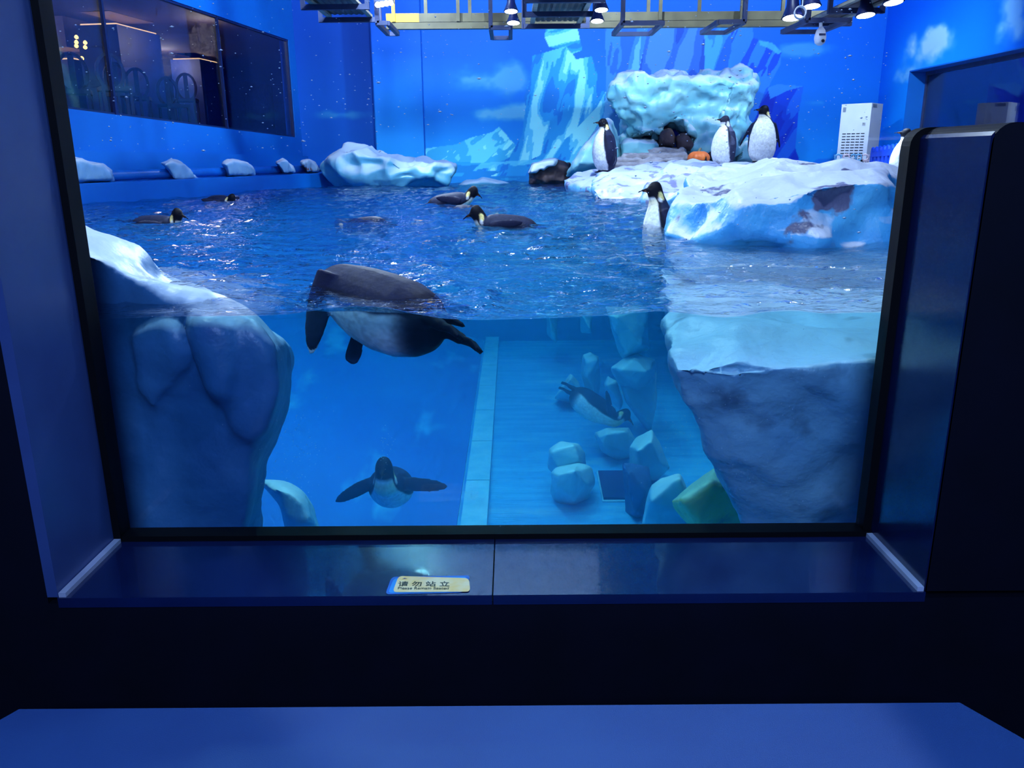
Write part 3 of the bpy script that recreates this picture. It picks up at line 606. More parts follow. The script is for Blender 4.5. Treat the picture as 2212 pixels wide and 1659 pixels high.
lamp(1104, 24, 10.2, (-.02, 9.0, 0), 'upper lit spot lamp of the pair near the small hanger frame', P_); lamp(1109, 49, 10.6, (.02, 9.4, 0), 'lower lit spot lamp of the pair near the small hanger frame', P_)
lamp(1299, 21, 10.2, (1.25, 9.2, 0), 'upper lit spot lamp beside the middle catwalk', P_); lamp(1290, 45, 10.6, (1.0, 9.6, 0), 'lower lit spot lamp beside the middle catwalk', P_)
lamp(1754, 13, 9.6, (3.3, 8.4, 0), 'lit spot lamp above the coiled white cable', P_, .09); lamp(1712, 38, 9.8, (3.2, 9.2, .0), 'spot lamp behind the coiled white cable', 150, .11)
lamp(1870, 33, 9.8, (4.6, 9.0, 0), 'dark spot lamp hanging lowest near the painted cloud', 200, .1); lamp(1930, 5, 9.4, (4.9, 8.6, 0), 'dark spot lamp at the top edge above the painted cloud', 200, .1)
e = empty('led_bar_lamp', P(830, 8, 10.5)); tag(e, 'row of four bright diodes above the yellow truss end', 'lamp')
c0 = P(812, 9, 10.5); c1 = P(849, 3, 10.5)
child(MB().bar(c0+[0, .03, .03], c1+[0, .03, .03], .1, .08).obj('housing', m_steel), e)
for i in range(4): c = c0+(c1-c0)*(i+.5)/4; child(MB().lathe([(.03, -.02), (.034, .0), (.02, .02)], c+[0, -.03, -.02], 12, (0, -.7, -.7)).obj('diode', m_lens), e)
spot(P(830, 10, 10.4), (-1.5, 6, 0), 300, 2.0, .06)
e = empty('cable_coil', P(1730, 27, 9.5)); tag(e, 'small loop of white cable hanging by the lamp', 'cable')
for q in range(3):
    c = P(1729, 26+q, 9.5); pts = [c+np.array([.062*math.cos(t), .01*q, .062*math.sin(t)]) for t in np.linspace(0, 2*math.pi, 20)]
    child(MB().tube(pts, .006, 6, (0, 1, 0)).obj('loop', m_white), e)
child(MB().tube([P(1733, 14, 9.5), P(1736, -20, 9.6), P(1736, -120, 9.6)], .006, 6).obj('cable_tail', m_white), e)
e = empty('security_camera', P(1772, 50, 10.)); tag(e, 'white dome camera hanging from the steel frame', 'camera')
ct = P(1773, 46, 10); cb = P(1772, 78, 10); child(MB().tube([ct, P(1773, 66, 10)], .02, 10).obj('pole', m_white), e)
cr = P(1772, 78, 10); child(MB().lathe([(.02, .1), (.05, .06), (.065, 0), (.066, -.03), (.055, -.075), (.02, -.1)], cr, 18).obj('dome', m_white, smooth=True), e)
sub(MB().lathe([(.018, .0), (.016, .02)], cr+[0.012, -.058, -.055], 12, (0, -1, -.4)).obj('camera_lens', m_dark), 'dome', e); sub(MB().box(cr+[-.035, -.07, .0], cr+[.035, -.05, .02]).obj('visor', m_steel), 'dome', e)
# ================================================================== ice and rocks above the water
def hp(pts): return [P(*p) for p in pts]
mb = blob([(698, 350), (720, 338), (742, 326), (748, 317), (790, 322), (822, 331), (862, 345), (900, 352), (925, 344), (940, 350), (984, 358), (992, 374), (978, 396), (930, 404), (860, 404), (790, 404), (730, 400), (702, 376)], 14.1, 1.3, .62)
rock('scalloped_iceberg', mb, i_clust, .032, [('scoop', (2.3, 2.3, 3.2), .30), ('fbm', 7, .008)], 1, 5, 'long scalloped white iceberg at the foot of the pillar', 'iceberg')
rock('ice_floe', blob([(985, 402), (1005, 389), (1030, 388), (1042, 381), (1072, 388), (1106, 397), (1106, 404), (985, 406)], 14.6, .7, .6), i_clust, .035, [('scoop', 4, .03)], 2, 6, 'low flat ice floe under the painted sea', 'ice')
rk = rock('snow_capped_rock', blob([(1143, 400), (1146, 368), (1170, 352), (1206, 346), (1232, 352), (1234, 400)], 14.2, .9, .7), m_rockb, .035, [('scoop', 4, .08), ('fbm', 9, .03)], 1, 8, 'brown rock with a white snow cap at the water edge', 'rock')
rock('snow_cap', blob([(1140, 376), (1148, 354), (1176, 344), (1207, 344), (1204, 356), (1186, 358), (1176, 370), (1166, 364), (1156, 374), (1148, 372)], 14.05, .9, .75), m_snow, .025, [('fbm', 6, .02)], 3, 9, parent=rk)
mb = blob([(1320, 184), (1345, 166), (1375, 156), (1440, 162), (1474, 153), (1490, 162), (1500, 166), (1560, 160), (1585, 152), (1620, 152), (1637, 166), (1634, 205), (1626, 240), (1612, 262), (1606, 300), (1606, 345), (1495, 345), (1490, 300), (1465, 284), (1432, 276), (1420, 306), (1350, 312), (1346, 272), (1326, 246), (1318, 214)], 14.4, 1.8, .72)
rock('overhanging_iceberg', mb, i_teal, .036, [('fbm', 1.6, .12), ('scoop', 1.7, .26), ('scoop', (3.2, 3.2, 5), .12), ('fbm', 7, .03), ('fbm', 16, .012)], 1, 12, 'tall teal overhanging iceberg in front of the dark painted bergs', 'iceberg')
rock('pointed_ice', blob([(1298, 262), (1310, 255), (1324, 258), (1334, 278), (1340, 345), (1330, 378), (1222, 380), (1240, 345), (1272, 300)], 13.6, 1., .6), i_teal, .04, [('scoop', 3, .08), ('fbm', 8, .015)], 2, 14, 'pale pointed ice behind the first standing penguin', 'ice')
rock('snow_ledge', blob([(1336, 312), (1352, 300), (1420, 304), (1422, 324), (1420, 345), (1338, 345)], 13.9, 1., .8), i_teal, .035, [('scoop', 4, .06), ('fbm', 9, .02)], 2, 15, 'snowy shelf under the overhanging iceberg', 'ice')
rock('ice_block', blob([(1598, 318), (1612, 304), (1640, 310), (1640, 352), (1590, 352)], 14., .7, .7), i_teal, .03, [('scoop', 4, .06)], 2, 18, 'small teal ice block between the two rear penguins', 'ice')
for pp, lb, sd in (([(1420, 285), (1432, 272), (1448, 276), (1458, 295), (1456, 318), (1422, 320)], 'upright brown stone left of its neighbour under the iceberg', 16), ([(1462, 296), (1478, 280), (1490, 288), (1502, 312), (1500, 330), (1462, 326)], 'upright brown stone nearest the pumpkin', 17), ([(1518, 316), (1530, 312), (1545, 318), (1545, 338), (1518, 338)], 'low dark stone behind the pumpkin', 19)):
    rock('brown_stone', blob(pp, 13.75, .5, .6), m_rockb, .028, [('fbm', 5, .03)], 3, sd, lb)
se = empty('stone_steps', P(1410, 350, 13.3)); tag(se, 'layered grey stone steps beside the pumpkin', 'steps')
for i, (y0, y1, x0, x1, Y) in enumerate(((320, 333, 1385, 1480, 13.6), (331, 343, 1345, 1484, 13.35), (341, 353, 1330, 1474, 13.1), (350, 362, 1318, 1466, 12.85))):
    mb = MB().hull([P(a, b, yy) for a, b in ((x0, y0), (x1, y0), (x0-4, y1+4), (x1+4, y1+4)) for yy in (Y-.2, Y+.7)])
    rock('step', mb, m_steps, .03, [('step', 22, .02), ('fbm', 9, .02)], 1, 30+i, parent=se)
# pumpkin
pk = empty('pumpkin', P(1509, 358, 12.9)); tag(pk, 'orange ribbed pumpkin lantern between stone steps and penguin', 'pumpkin')
V = []; Fc = []; nu, nv = 48, 18; c = P(1509, 342, 12.9)
for j in range(nv+1):
    for i in range(nu):
        t = 2*math.pi*i/nu; ph = math.pi*j/nv; r_ = .175*(.88+.12*abs(math.sin(4*t+.3))**.6); V.append(c+np.array([r_*math.sin(ph)*math.cos(t), r_*math.sin(ph)*math.sin(t), .12*math.cos(ph)*(1-.15*math.exp(-(ph/.4)**2))]))
Fc = [(j*nu+i, j*nu+(i+1) % nu, (j+1)*nu+(i+1) % nu, (j+1)*nu+i) for j in range(nv) for i in range(nu)]
child(mk('shell', V, Fc, m_pump, smooth=True), pk); child(MB().tube([c+[0, 0, .09], c+[.01, 0, .13], c+[.03, 0, .15]], [.03, .02, .016], 8).obj('stem', m_stem), pk)
for dx, dz in ((.075, .0), (.02, .0)): child(MB().prism([[c+[dx-.02, yy, dz-.04], c+[dx+.025, yy+.02, dz-.04], c+[dx+.0, yy, dz+.03]] for yy in (-.175, -.1)]).obj('carved_hole', m_dark), pk) if dx > .05 else None
# platforms
mb = MB().hull(hp([(1217, 388, 12.4), (1236, 374, 12.6), (1290, 363, 13.2), (1330, 362, 13.4), (1300, 392, 11.8), (1276, 408, 11.6), (1226, 402, 12.2)])+[(.9, 12.2, -.3), (1.5, 11.6, -.4), (1.6, 13.2, -.4)])
rock('ice_platform', mb, i_mid, .04, [('scoop', 3, .07), ('fbm', 8, .015)], 2, 20, 'low ice shelf in front of the pointed ice', 'ice')
mb = MB().hull(hp([(1278, 404, 9.6), (1330, 394, 9.6), (1292, 378, 12.2), (1345, 374, 13), (1350, 356, 13), (1450, 350, 13), (1545, 355, 12), (1560, 392, 9.4), (1400, 402, 9.2)])+hp([(1285, 433, 9.2), (1345, 440, 8.7), (1440, 446, 8.4), (1500, 440, 8.4)])+[(1.2, 9.6, -.55), (1.5, 9.4, -.7), (2.6, 9.2, -.7), (2.8, 12, -.5), (1.6, 12.6, -.4)])
mb.hull(hp([(1382, 436, 8.4), (1400, 402, 8.8), (1430, 362, 10.2), (1450, 357, 10.6), (1530, 360, 10.4), (1565, 390, 9), (1500, 420, 8.)])+[(1.5, 8.4, -.4), (2.4, 8, -.5), (2.6, 10, -.5)])
rock('ice_platform', mb, i_mid, .045, [('fbm', 1.5, .05), ('scoop', 2.6, .12), ('scoop', 6, .03), ('fbm', 9, .012)], 1, 21, 'streaked ice platform under the first standing penguin', 'ice')
mb = MB().hull(hp([(1434, 508, 5.0), (1482, 522, 4.7), (1600, 532, 4.4), (1800, 532, 4.35), (1914, 522, 4.4), (2010, 500, 5.), (1456, 424, 5.2), (1500, 414, 4.9), (1560, 428, 4.6), (1640, 404, 4.5), (1720, 404, 4.46), (1800, 384, 4.45), (1882, 372, 4.5), (1912, 396, 4.5), (1500, 374, 7.), (1570, 358, 7.4), (1655, 347, 7.4), (1722, 354, 7.2), (1800, 357, 7.), (1890, 358, 6.5), (1990, 390, 6.4)])+[(1.1, 5.2, -.45), (2.6, 4.6, -.45), (2.9, 6.5, -.5), (2.2, 7.6, -.5)])
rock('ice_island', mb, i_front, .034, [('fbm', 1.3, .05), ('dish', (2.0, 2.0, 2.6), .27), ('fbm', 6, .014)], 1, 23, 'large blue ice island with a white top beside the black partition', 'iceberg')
rock('snow_mound', MB().hull(hp([(1530, 360, 11.4), (1540, 356, 12.4), (1690, 350, 11.2), (1680, 347, 12.4), (1600, 352, 11.8)])+[(2.5, 11.2, .1), (3.9, 11., .1), (3.9, 12.8, .1), (2.5, 12.8, .1)]), i_mid, .04, [('fbm', 3, .02)], 2, 24, 'snowy mound the two rear penguins stand on', 'ice')
rock('grey_rock', MB().hull([P(a, b, yy) for a, b in ((1895, 398), (1960, 398), (1890, 470), (1970, 480)) for yy in (7.6, 9.6)]), m_steps, .05, [('fbm', 4, .05)], 2, 25, 'grey concrete rock behind the large ice island')
# near iceberg on the left, right ledge
fr_ = [(60, 455), (195, 532), (300, 592), (380, 641), (450, 664), (536, 692), (606, 748), (604, 850), (588, 920), (550, 990), (545, 1160), (100, 1230)]
bk_ = [(60, 395), (192, 487), (300, 530), (345, 604), (480, 650), (548, 690), (630, 756), (628, 850), (600, 920), (562, 990), (560, 1150), (100, 1200)]
mb = MB().prism([[P(a, b, 2.60) for a, b in shrink(fr_, .97, (100, 800))], [P(a, b, 2.66) for a, b in fr_], [P(a, b, 3.5) for a, b in bk_]])
for pp, Y in (([(496, 700), (540, 696), (602, 752), (600, 850), (582, 925), (545, 965), (505, 935)], 2.53), ([(420, 690), (490, 694), (492, 868), (474, 858), (448, 790)], 2.5), ([(260, 720), (380, 690), (420, 760), (330, 900), (270, 860)], 2.55)):
    mb.prism([[P(a, b, Y) for a, b in shrink(pp, .93)], [P(a, b, Y+.05) for a, b in pp], [P(a, b, 3.) for a, b in pp]])
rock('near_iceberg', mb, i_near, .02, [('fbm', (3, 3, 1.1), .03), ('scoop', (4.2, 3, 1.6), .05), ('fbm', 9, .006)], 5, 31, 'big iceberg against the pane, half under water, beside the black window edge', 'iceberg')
rock('ice_tip', blob([(552, 1034), (575, 1036), (622, 1041), (655, 1060), (676, 1095), (700, 1160), (620, 1160), (606, 1090), (580, 1060)], 4.6, .8, .6), i_under, .03, [('scoop', 4, .03)], 3, 33, 'pale pointed ice tip rising from the pool floor')
mb = MB().hull(hp([(1452, 748, 2.9), (1440, 762, 2.8), (1445, 800, 2.72), (1500, 796, 2.66), (1640, 790, 2.62), (1890, 776, 2.62), (1960, 770, 2.62), (1470, 702, 3.15), (1500, 870, 2.85), (1560, 990, 2.95), (1600, 1080, 3.0), (1640, 1180, 3.05), (1960, 1190, 2.9), (1960, 900, 2.62), (1830, 880, 2.64)])+[(1.05, 5.7, -.27), (3., 5.7, -.27), (2.6, 2.8, -.25), (2.8, 5., -1.4), (1.5, 5., -1.4), (2.4, 3., -1.6)])
rock('submerged_ledge', mb, i_ledge, .022, [('fbm', 1.8, .03), ('scoop', (2.4, 2.4, 2.0), .10), ('fbm', 6, .012)], 1, 35, 'large submerged ice ledge behind the pane under the ice island', 'iceberg')
# sunken rocks
UW = [('sunken_boulder', [(1187, 1020), (1200, 1008), (1250, 1000), (1278, 1010), (1286, 1045), (1272, 1078), (1240, 1092), (1205, 1090), (1190, 1072)], 7.75, .5, i_under, 'lower stone of the two stacked sunken boulders'),
      ('sunken_boulder', [(1185, 968), (1212, 953), (1250, 957), (1266, 980), (1268, 1004), (1240, 1022), (1195, 1030), (1182, 1010)], 8.1, .5, i_under, 'upper stone of the two stacked sunken boulders'),
      ('sunken_rock', [(1346, 1000), (1402, 1008), (1408, 1050), (1398, 1104), (1380, 1126), (1350, 1110), (1360, 1060)], 7.45, .5, pm('dark_sunken_rock', (40, 90, 150), .6, bump=.5, bs=8), 'dark sunken rock beside the square hatch'),
      ('sunken_ice', [(1358, 965), (1375, 945), (1408, 928), (1425, 955), (1448, 1012), (1425, 1036), (1385, 1042), (1362, 1015)], 8.2, .6, i_under, 'pale sunken ice block left of the dark gap'),
      ('sunken_ice', [(1405, 1045), (1440, 1030), (1468, 1022), (1490, 1070), (1520, 1150), (1385, 1150), (1393, 1080)], 6.7, .8, i_under, 'wide sunken ice block cut by the bottom seal'),
      ('algae_ice', [(1448, 1082), (1500, 1062), (1535, 1022), (1560, 998), (1584, 1040), (1625, 1150), (1500, 1150), (1455, 1104)], 5.6, .7, i_yell, 'yellow green stained ice horn below the submerged ledge'),
      ('sunken_boulder', [(1283, 935), (1310, 925), (1360, 921), (1374, 950), (1366, 986), (1332, 998), (1300, 976)], 9.0, .5, i_under, 'round sunken boulder under the diving penguin'),
      ('sunken_ice', [(1318, 795), (1345, 775), (1375, 764), (1416, 775), (1421, 800), (1400, 830), (1375, 846), (1335, 830)], 9.6, .7, i_under, 'broad top stone of the sunken ice stack'),
      ('sunken_ice', [(1338, 826), (1380, 840), (1418, 800), (1418, 880), (1404, 940), (1382, 900), (1352, 870)], 9.9, .6, i_under, 'tapering lower stone of the sunken ice stack'),
      ('sunken_ice', [(1302, 832), (1312, 810), (1330, 820), (1346, 868), (1340, 886), (1316, 864)], 10.1, .5, i_under, 'narrow sunken stone left of the ice stack'),
      ('hanging_ice', [(1306, 660), (1400, 660), (1402, 755), (1376, 762), (1346, 776), (1335, 760), (1328, 715)], 9.7, .7, i_under, 'ice column hanging down from the streaked platform'),
      ('sunken_pillar', [(1258, 766), (1275, 759), (1293, 770), (1296, 830), (1290, 864), (1268, 864), (1255, 812)], 11.3, .5, i_under, 'thin upright sunken pillar'),
      ('sunken_boulder', [(1195, 862), (1215, 835), (1233, 807), (1250, 825), (1260, 864), (1230, 872)], 11.1, .6, i_under, 'pointed sunken rock by the diving penguin feet'),
      ('hanging_ice', [(1177, 670), (1206, 670), (1202, 742), (1182, 722)], 13.5, .5, i_under, 'left of the two small far ice pieces hanging into the water'),
      ('hanging_ice', [(1248, 670), (1280, 670), (1280, 722), (1255, 720)], 12.6, .5, i_under, 'right of the two small far ice pieces hanging into the water')]
for i, (nm, pp, Y, d, mt, lb) in enumerate(UW):
    rock(nm, facet(pp, Y, d*1.2, 50+i), mt, .022, [('scoop', 2.6, .03), ('fbm', 6, .006)], 1, 50+i, lb)
c = P(1328, 1056, 7.9); e = empty('floor_hatch', (c[0], c[1], -3)); tag(e, 'dark square drain hatch among the sunken rocks', 'hatch')
hq = [P(1292, 1028, 8.5), P(1352, 1026, 8.5), P(1366, 1082, 7.75), P(1304, 1082, 7.75)]
child(MB().prism([[q*[1, 1, 0]+[0, 0, -2.99] for q in hq], [q*[1, 1, 0]+[0, 0, -2.96] for q in hq]]).obj('hatch_cover', pm('hatch_navy', (6, 40, 110), .6)), e)
child(MB().prism([[q*[1, 1, 0]+[0, 0, -3.0] for q in shrink(hq, 1.1)], [q*[1, 1, 0]+[0, 0, -2.985] for q in shrink(hq, 1.1)]]).obj('hatch_rim', m_kerb), e)

# ================================================================== things on the far shore
def rotz(a): return np.array([[math.cos(a), -math.sin(a), 0], [math.sin(a), math.cos(a), 0], [0, 0, 1]])
cn = P(1884, 222, 13.9); cbz = .22; hgt = cn[2]-cbz
ac = empty('air_conditioner', (cn[0]+.05, cn[1]+.35, cbz)); tag(ac, 'white cabinet air conditioner with rows of dark vent slots', 'appliance')
Rl = rotz(math.radians(128)); dl_ = np.array([-math.cos(math.radians(45)), math.sin(math.radians(45)), 0]); dr_ = np.array([math.cos(math.radians(45)), math.sin(math.radians(45)), 0])
wl_, wr_ = .50, .46; q0 = np.array([cn[0], cn[1], cbz])
ft = [q0, q0+dr_*wr_, q0+dr_*wr_+dl_*wl_, q0+dl_*wl_]
child(MB().prism([ft, [q+[0, 0, hgt] for q in ft]]).obj('cabinet', m_white), ac)
nL = np.array([-math.sin(math.radians(45)), -math.cos(math.radians(45)), 0])
def onL(a, z, o=0): return q0+dl_*a+nL*o+np.array([0, 0, z])
for r_ in range(11):
    for c_ in range(5):
        a0 = .07+c_*.078; z0 = hgt*.54-r_*.045
        sub(MB().prism([[onL(a0, z0, -.002), onL(a0+.06, z0, -.002), onL(a0+.06, z0+.014, -.002), onL(a0, z0+.014, -.002)], [onL(a0, z0, .004), onL(a0+.06, z0, .004), onL(a0+.06, z0+.014, .004), onL(a0, z0+.014, .004)]]).obj('vent_slot', m_dark), 'cabinet', ac)
def platL(nm, a0, a1, z0, z1, mat): child(MB().prism([[onL(a, z, o) for a, z in ((a0, z0), (a1, z0), (a1, z1), (a0, z1))] for o in (-.002, .005)]).obj(nm, mat), ac)
platL('control_panel', .06, .13, hgt*.66, hgt*.72, m_white); platL('display', .07, .12, hgt*.665, hgt*.71, m_label); platL('rating_label', .42, .47, hgt*.88, hgt*.95, m_label)
nR = np.array([math.sin(math.radians(45)), -math.cos(math.radians(45)), 0])
child(MB().prism([[q0+dr_*a+nR*o+np.array([0, 0, z]) for a, z in ((.04, hgt*.94), (.2, hgt*.94), (.2, hgt*.985), (.04, hgt*.985))] for o in (-.002, .004)]).obj('rating_label', m_label), ac)
# blue picket fence
pa = P(1878, 394, 11.); pf = empty('picket_fence', pa); tag(pf, 'bright blue plastic picket fence in front of the air conditioner', 'fence')
pb = P(1936, 400, 9.8)
zt0 = P(1878, 318, 11.)[2]; zt1 = P(1936, 308, 9.8)[2]
for i in range(8):
    t = i/7; b_ = pa*(1-t)+pb*t; zt_ = zt0*(1-t)+zt1*t; z0_ = min(pa[2], pb[2])-.05; w_ = .055
    pts = [(-w_, z0_), (w_, z0_), (w_, zt_-.05), (w_*.7, zt_-.015), (0, zt_), (-w_*.7, zt_-.015), (-w_, zt_-.05)]
    u_ = (pb-pa); u_[2] = 0; u_ /= np.linalg.norm(u_); n_ = np.array([-u_[1], u_[0], 0])
    child(MB().prism([[np.array([b_[0], b_[1], 0])+u_*a+n_*o+np.array([0, 0, z]) for a, z in pts] for o in (-.012, .012)]).obj('picket', m_fence), pf)
for f_ in (.2, .78):
    q_ = [pa*(1-t)+pb*t for t in (0, 1)]; child(MB().bar([q_[0][0], q_[0][1]+.03, pa[2]*(1-f_)+zt0*f_], [q_[1][0], q_[1][1]+.03, pb[2]*(1-f_)+zt1*f_], .02, .06).obj('rail', m_fence), pf)
for i, (px, mt, lb) in enumerate(((1808, m_pfence, 'pale blue toy fence panel standing alone on the left'), (1826, m_wfence, 'pale pink toy fence panel left of the blue pair'), (1841, m_pfence, 'pale blue toy fence panel next to the left pink one'), (1852, m_pfence, 'pale blue toy fence panel next to the right pink one'), (1866, m_wfence, 'pale pink toy fence panel beside the blue picket fence'))):
    c = P(px, 362, 11.8); c[2] = .22; e = empty('toy_fence', c); tag(e, lb, 'fence'); w_ = .05; h_ = P(px, 333, 11.8)[2]-c[2]
    for s_ in (-1, -.35, .35, 1): child(MB().box(c+[s_*w_-.007, -.01, 0], c+[s_*w_+.007, .01, h_*.62]).obj('slat', mt), e)
    child(MB().box(c+[-w_-.01, -.012, h_*.6], c+[w_+.01, .012, h_*.68]).obj('rail', mt), e)
    rg = [c+np.array([.045*math.cos(t), 0, h_*.82+.04*math.sin(t)]) for t in np.linspace(0, 2*math.pi, 13)]
    child(MB().tube(rg, .012, 6, (0, 1, 0)).obj('ring_top', mt), e)
    child(MB().prism([[c+[s_*.05, yy, h_*.86], c+[s_*.062, yy, h_*.98], c+[s_*.03, yy, h_*.95]] for yy in (-.01, .01)]).obj('ear', mt), e) if (s_ := 1) else None
    child(MB().prism([[c+[-.05, yy, h_*.86], c+[-.062, yy, h_*.98], c+[-.03, yy, h_*.95]] for yy in (-.01, .01)]).obj('ear', mt), e)

# ================================================================== penguins
BODY = [(.028, .0, .07, .07), (.06, 0, .125, .115), (.12, 0, .168, .155), (.22, -.005, .195, .185), (.34, -.01, .20, .19), (.46, -.008, .192, .18), (.56, 0, .175, .16), (.64, .008, .15, .135), (.70, .012, .122, .112), (.755, .01, .098, .095), (.80, .0, .082, .088), (.84, -.008, .077, .088), (.88, -.012, .075, .086), (.92, -.01, .066, .074), (.95, -.004, .048, .054), (.968, 0, .022, .026)]
def basis(a, belly):
    z = np.array(a, float); z /= np.linalg.norm(z); y = -np.array(belly, float); y -= z*(y@z); y /= np.linalg.norm(y); x = np.cross(y, z); return np.stack([x, y, z], 1)
def sst(a, b, x): t = np.clip((x-a)/(b-a), 0, 1); return t*t*(3-2*t)
def penguin(label, scale, loc, axis=(0, 0, 1), belly=(0, -1, 0), anchor=0., flip=((.10, .06, -1), (.10, .06, -1)), feet='stand', pitch=0., yaw=0., young=False, side=0., wflip=None, voxel=.013, group='penguins', lean=0., white=(236, 240, 246)):
    mb = MB(); n = 28; V = []
    if wflip:
        B_ = basis(axis, belly); flip = [B_.T@np.array(v, float) for v in wflip]; flip[1] = flip[1]*[-1, 1, 1]
    rings = [[(rx*math.cos(t), cy+ry*math.sin(t), z) for t in [2*math.pi*k/n for k in range(n)]] for z, cy, rx, ry in BODY]
    mb.prism(rings)
    mb.tube([(0, -.07, .885), (0, -.11, .885), (0, -.145, .886), (0, -.18, .882), (0, -.212, .872)], [(.034, .032), (.022, .024), (.015, .017), (.011, .012), (.005, .006)], 10)
    axs = []
    for s, d in zip((1, -1), flip):
        d = np.array([d[0]*s, d[1], d[2]], float); d /= np.linalg.norm(d); sh = np.array([s*.155, .01, .61])
        wd = np.array([0, 1., 0]) if abs(d[1]) < .8 else np.array([0, 0, 1.]); wd -= d*(wd@d); wd /= np.linalg.norm(wd); ref = np.cross(wd, d)
        ts = [-.04, 0, .08, .17, .26, .33, .37]; L = [(.05, .035), (.058, .028), (.066, .022), (.064, .017), (.054, .014), (.036, .012), (.012, .008)]
        pts = [sh+d*t+np.array([s*.012*math.sin(t*8), .02*t, 0]) for t in ts]; axs.append(pts)
        mb.tube(pts, L, 12, ref)
    if feet == 'stand':
        for s in (-1, 1):
            mb.tube([(s*.075, .02, .10), (s*.078, .0, .05), (s*.08, -.02, .025)], [.04, .034, .03], 10)
            for t in (-.35, 0, .35): mb.tube([(s*.08, .0, .022), (s*.08+math.sin(t+s*.15)*.06, -.07*math.cos(t), .02), (s*.08+math.sin(t+s*.15)*.12, -.14*math.cos(t), .012)], [(.026, .02), (.022, .017), (.012, .012)], 8)
    else:
        for s in (-1, 1):
            mb.tube([(s*.075, .02, .12), (s*.085, .03, .03), (s*.09, .02, -.05)], [.045, .036, .03], 10)
            for t in (-.35, 0, .35): mb.tube([(s*.09, .02, -.04), (s*.09+math.sin(t)*.04, .02, -.11), (s*.09+math.sin(t)*.07, .0, -.17)], [(.024, .016), (.022, .015), (.013, .012)], 8)
    mb.tube([(0, .09, .09), (0, .15, .03), (0, .19, -.02)] if feet == 'stand' else [(0, .06, .09), (0, .075, 0), (0, .07, -.09)], [(.07, .04), (.055, .022), (.02, .01)], 10, (0, 1, 0))
    m2, V = remesh(mb, voxel, 2, .4)
    x, y, z = V.T; N = len(V)
    zs = [b[0] for b in BODY]; rx = np.interp(z, zs, [b[2] for b in BODY]); ry = np.interp(z, zs, [b[3] for b in BODY]); cy = np.interp(z, zs, [b[1] for b in BODY])
    rr_ = np.sqrt((x/rx)**2+((y-cy)/ry)**2); ang = np.arctan2(np.abs(x), -(y-cy))
    back = (34, 40, 68) if not young else (92, 98, 128); blk = (10, 12, 26)
    C = np.zeros((N, 3)); C[:] = back
    lim = np.interp(z, [0, .1, .3, .55, .66, .74, .80], [1.7, 1.5, 1.25, 1.12, 1.05, 1.1, 1.0])+.04*fbm(V*9, 2, 4)
    f = 1-sst(lim-.06, lim+.06, ang); C = lay(C, np.exp(-((ang-lim-.12)/.14)**2)*sst(.3, .6, z), blk, .8); C = lay(C, f, white)
    C = lay(C, f*sst(.66, .745, z)*(1-sst(.76, .8, z)), (240, 226, 170), .55)
    hd = sst(.775, .80, z+.12*np.clip(y, 0, .1)-.02*np.clip(-y*10, 0, 1)); C = lay(C, hd, blk if not young else (40, 44, 66))
    for s in (-1, 1):
        d2 = ((x-s*.075)/.05)**2+((y-.025)/.035)**2+((z-.80)/.055)**2; e_ = 1-sst(.6, 1.2, d2); C = lay(C, e_, (248, 226, 150) if not young else (226, 228, 238)); C = lay(C, (1-sst(.5, 1.1, ((x-s*.07)/.05)**2+((y-.0)/.03)**2+((z-.755)/.04)**2)), (240, 240, 244) if not young else (226, 228, 238), .8)
    if young: C = lay(C, (z > .79) & (z < .835) & (y < -.03), (214, 216, 228), .9)
    C = lay(C, (y < -.10) & (z > .83), (20, 18, 28)); C = lay(C, (y < -.105) & (z > .83) & (z < .878) & (np.abs(x) > .006), (214, 120, 90), .75)
    for s, pts in zip((1, -1), axs):
        A_ = np.array(pts[1]); B_ = np.array(pts[-1]); ab = B_-A_; t = np.clip(((V-A_)@ab)/(ab@ab), 0, 1.1); dd = np.linalg.norm(V-(A_+t[:, None]*ab), axis=1)
        fl_ = (dd < .085) & ((rr_ > 1.06) | (t > .55)) & (rr_ > .9) & (x*s > .08); C = lay(C, fl_, (26, 30, 60) if not young else (52, 58, 88))
        C = lay(C, fl_ & (rr_ < 1.12) & (x*s < A_[0]*s) & (t > .3), (200, 210, 225), .5)
    if feet == 'stand': C = lay(C, (z < .05) & ((y < -.02) | (np.abs(x) > .05)), (34, 34, 48))
    else: C = lay(C, (z < .03), (18, 18, 30)); C = lay(C, 1-sst(.06, .2, z-.1*np.clip(y, -.1, .1)), (20, 22, 42))
    sp = fbm(V*55, 2, 9); C = C*(1+.10*sp[:, None])
    # bend head
    wgt = sst(.66, .82, z)
    if pitch:
        a = np.radians(pitch)*wgt; pv = np.array([0, .03, .72]); yy = y-pv[1]; zz = z-pv[2]; y2 = yy*np.cos(a)+zz*np.sin(a); z2 = -yy*np.sin(a)+zz*np.cos(a); y = y2+pv[1]; z = z2+pv[2]
    if yaw:
        a = np.radians(yaw)*sst(.70, .82, V[:, 2]); x2 = x*np.cos(a)-y*np.sin(a); y2 = x*np.sin(a)+y*np.cos(a); x, y = x2, y2
    if side:
        a = np.radians(side)*sst(.58, .84, V[:, 2]); pz = .66; zz = z-pz; x2 = x*np.cos(a)-zz*np.sin(a); z2 = x*np.sin(a)+zz*np.cos(a); x = x2; z = z2+pz
    if lean: y = y-lean*z*z
    if feet == 'stand':      # drawn-in neck, stout body
        z = np.where(z > .62, .62+(z-.62)*.88, z); k_ = 1+.16*(1-sst(.6, .8, V[:, 2])); x = x*k_; y = y*k_
    W = (np.stack([x, y, z-anchor], 1)*scale)@basis(axis, belly).T
    setco(m2, W); m2.name = 'penguin'
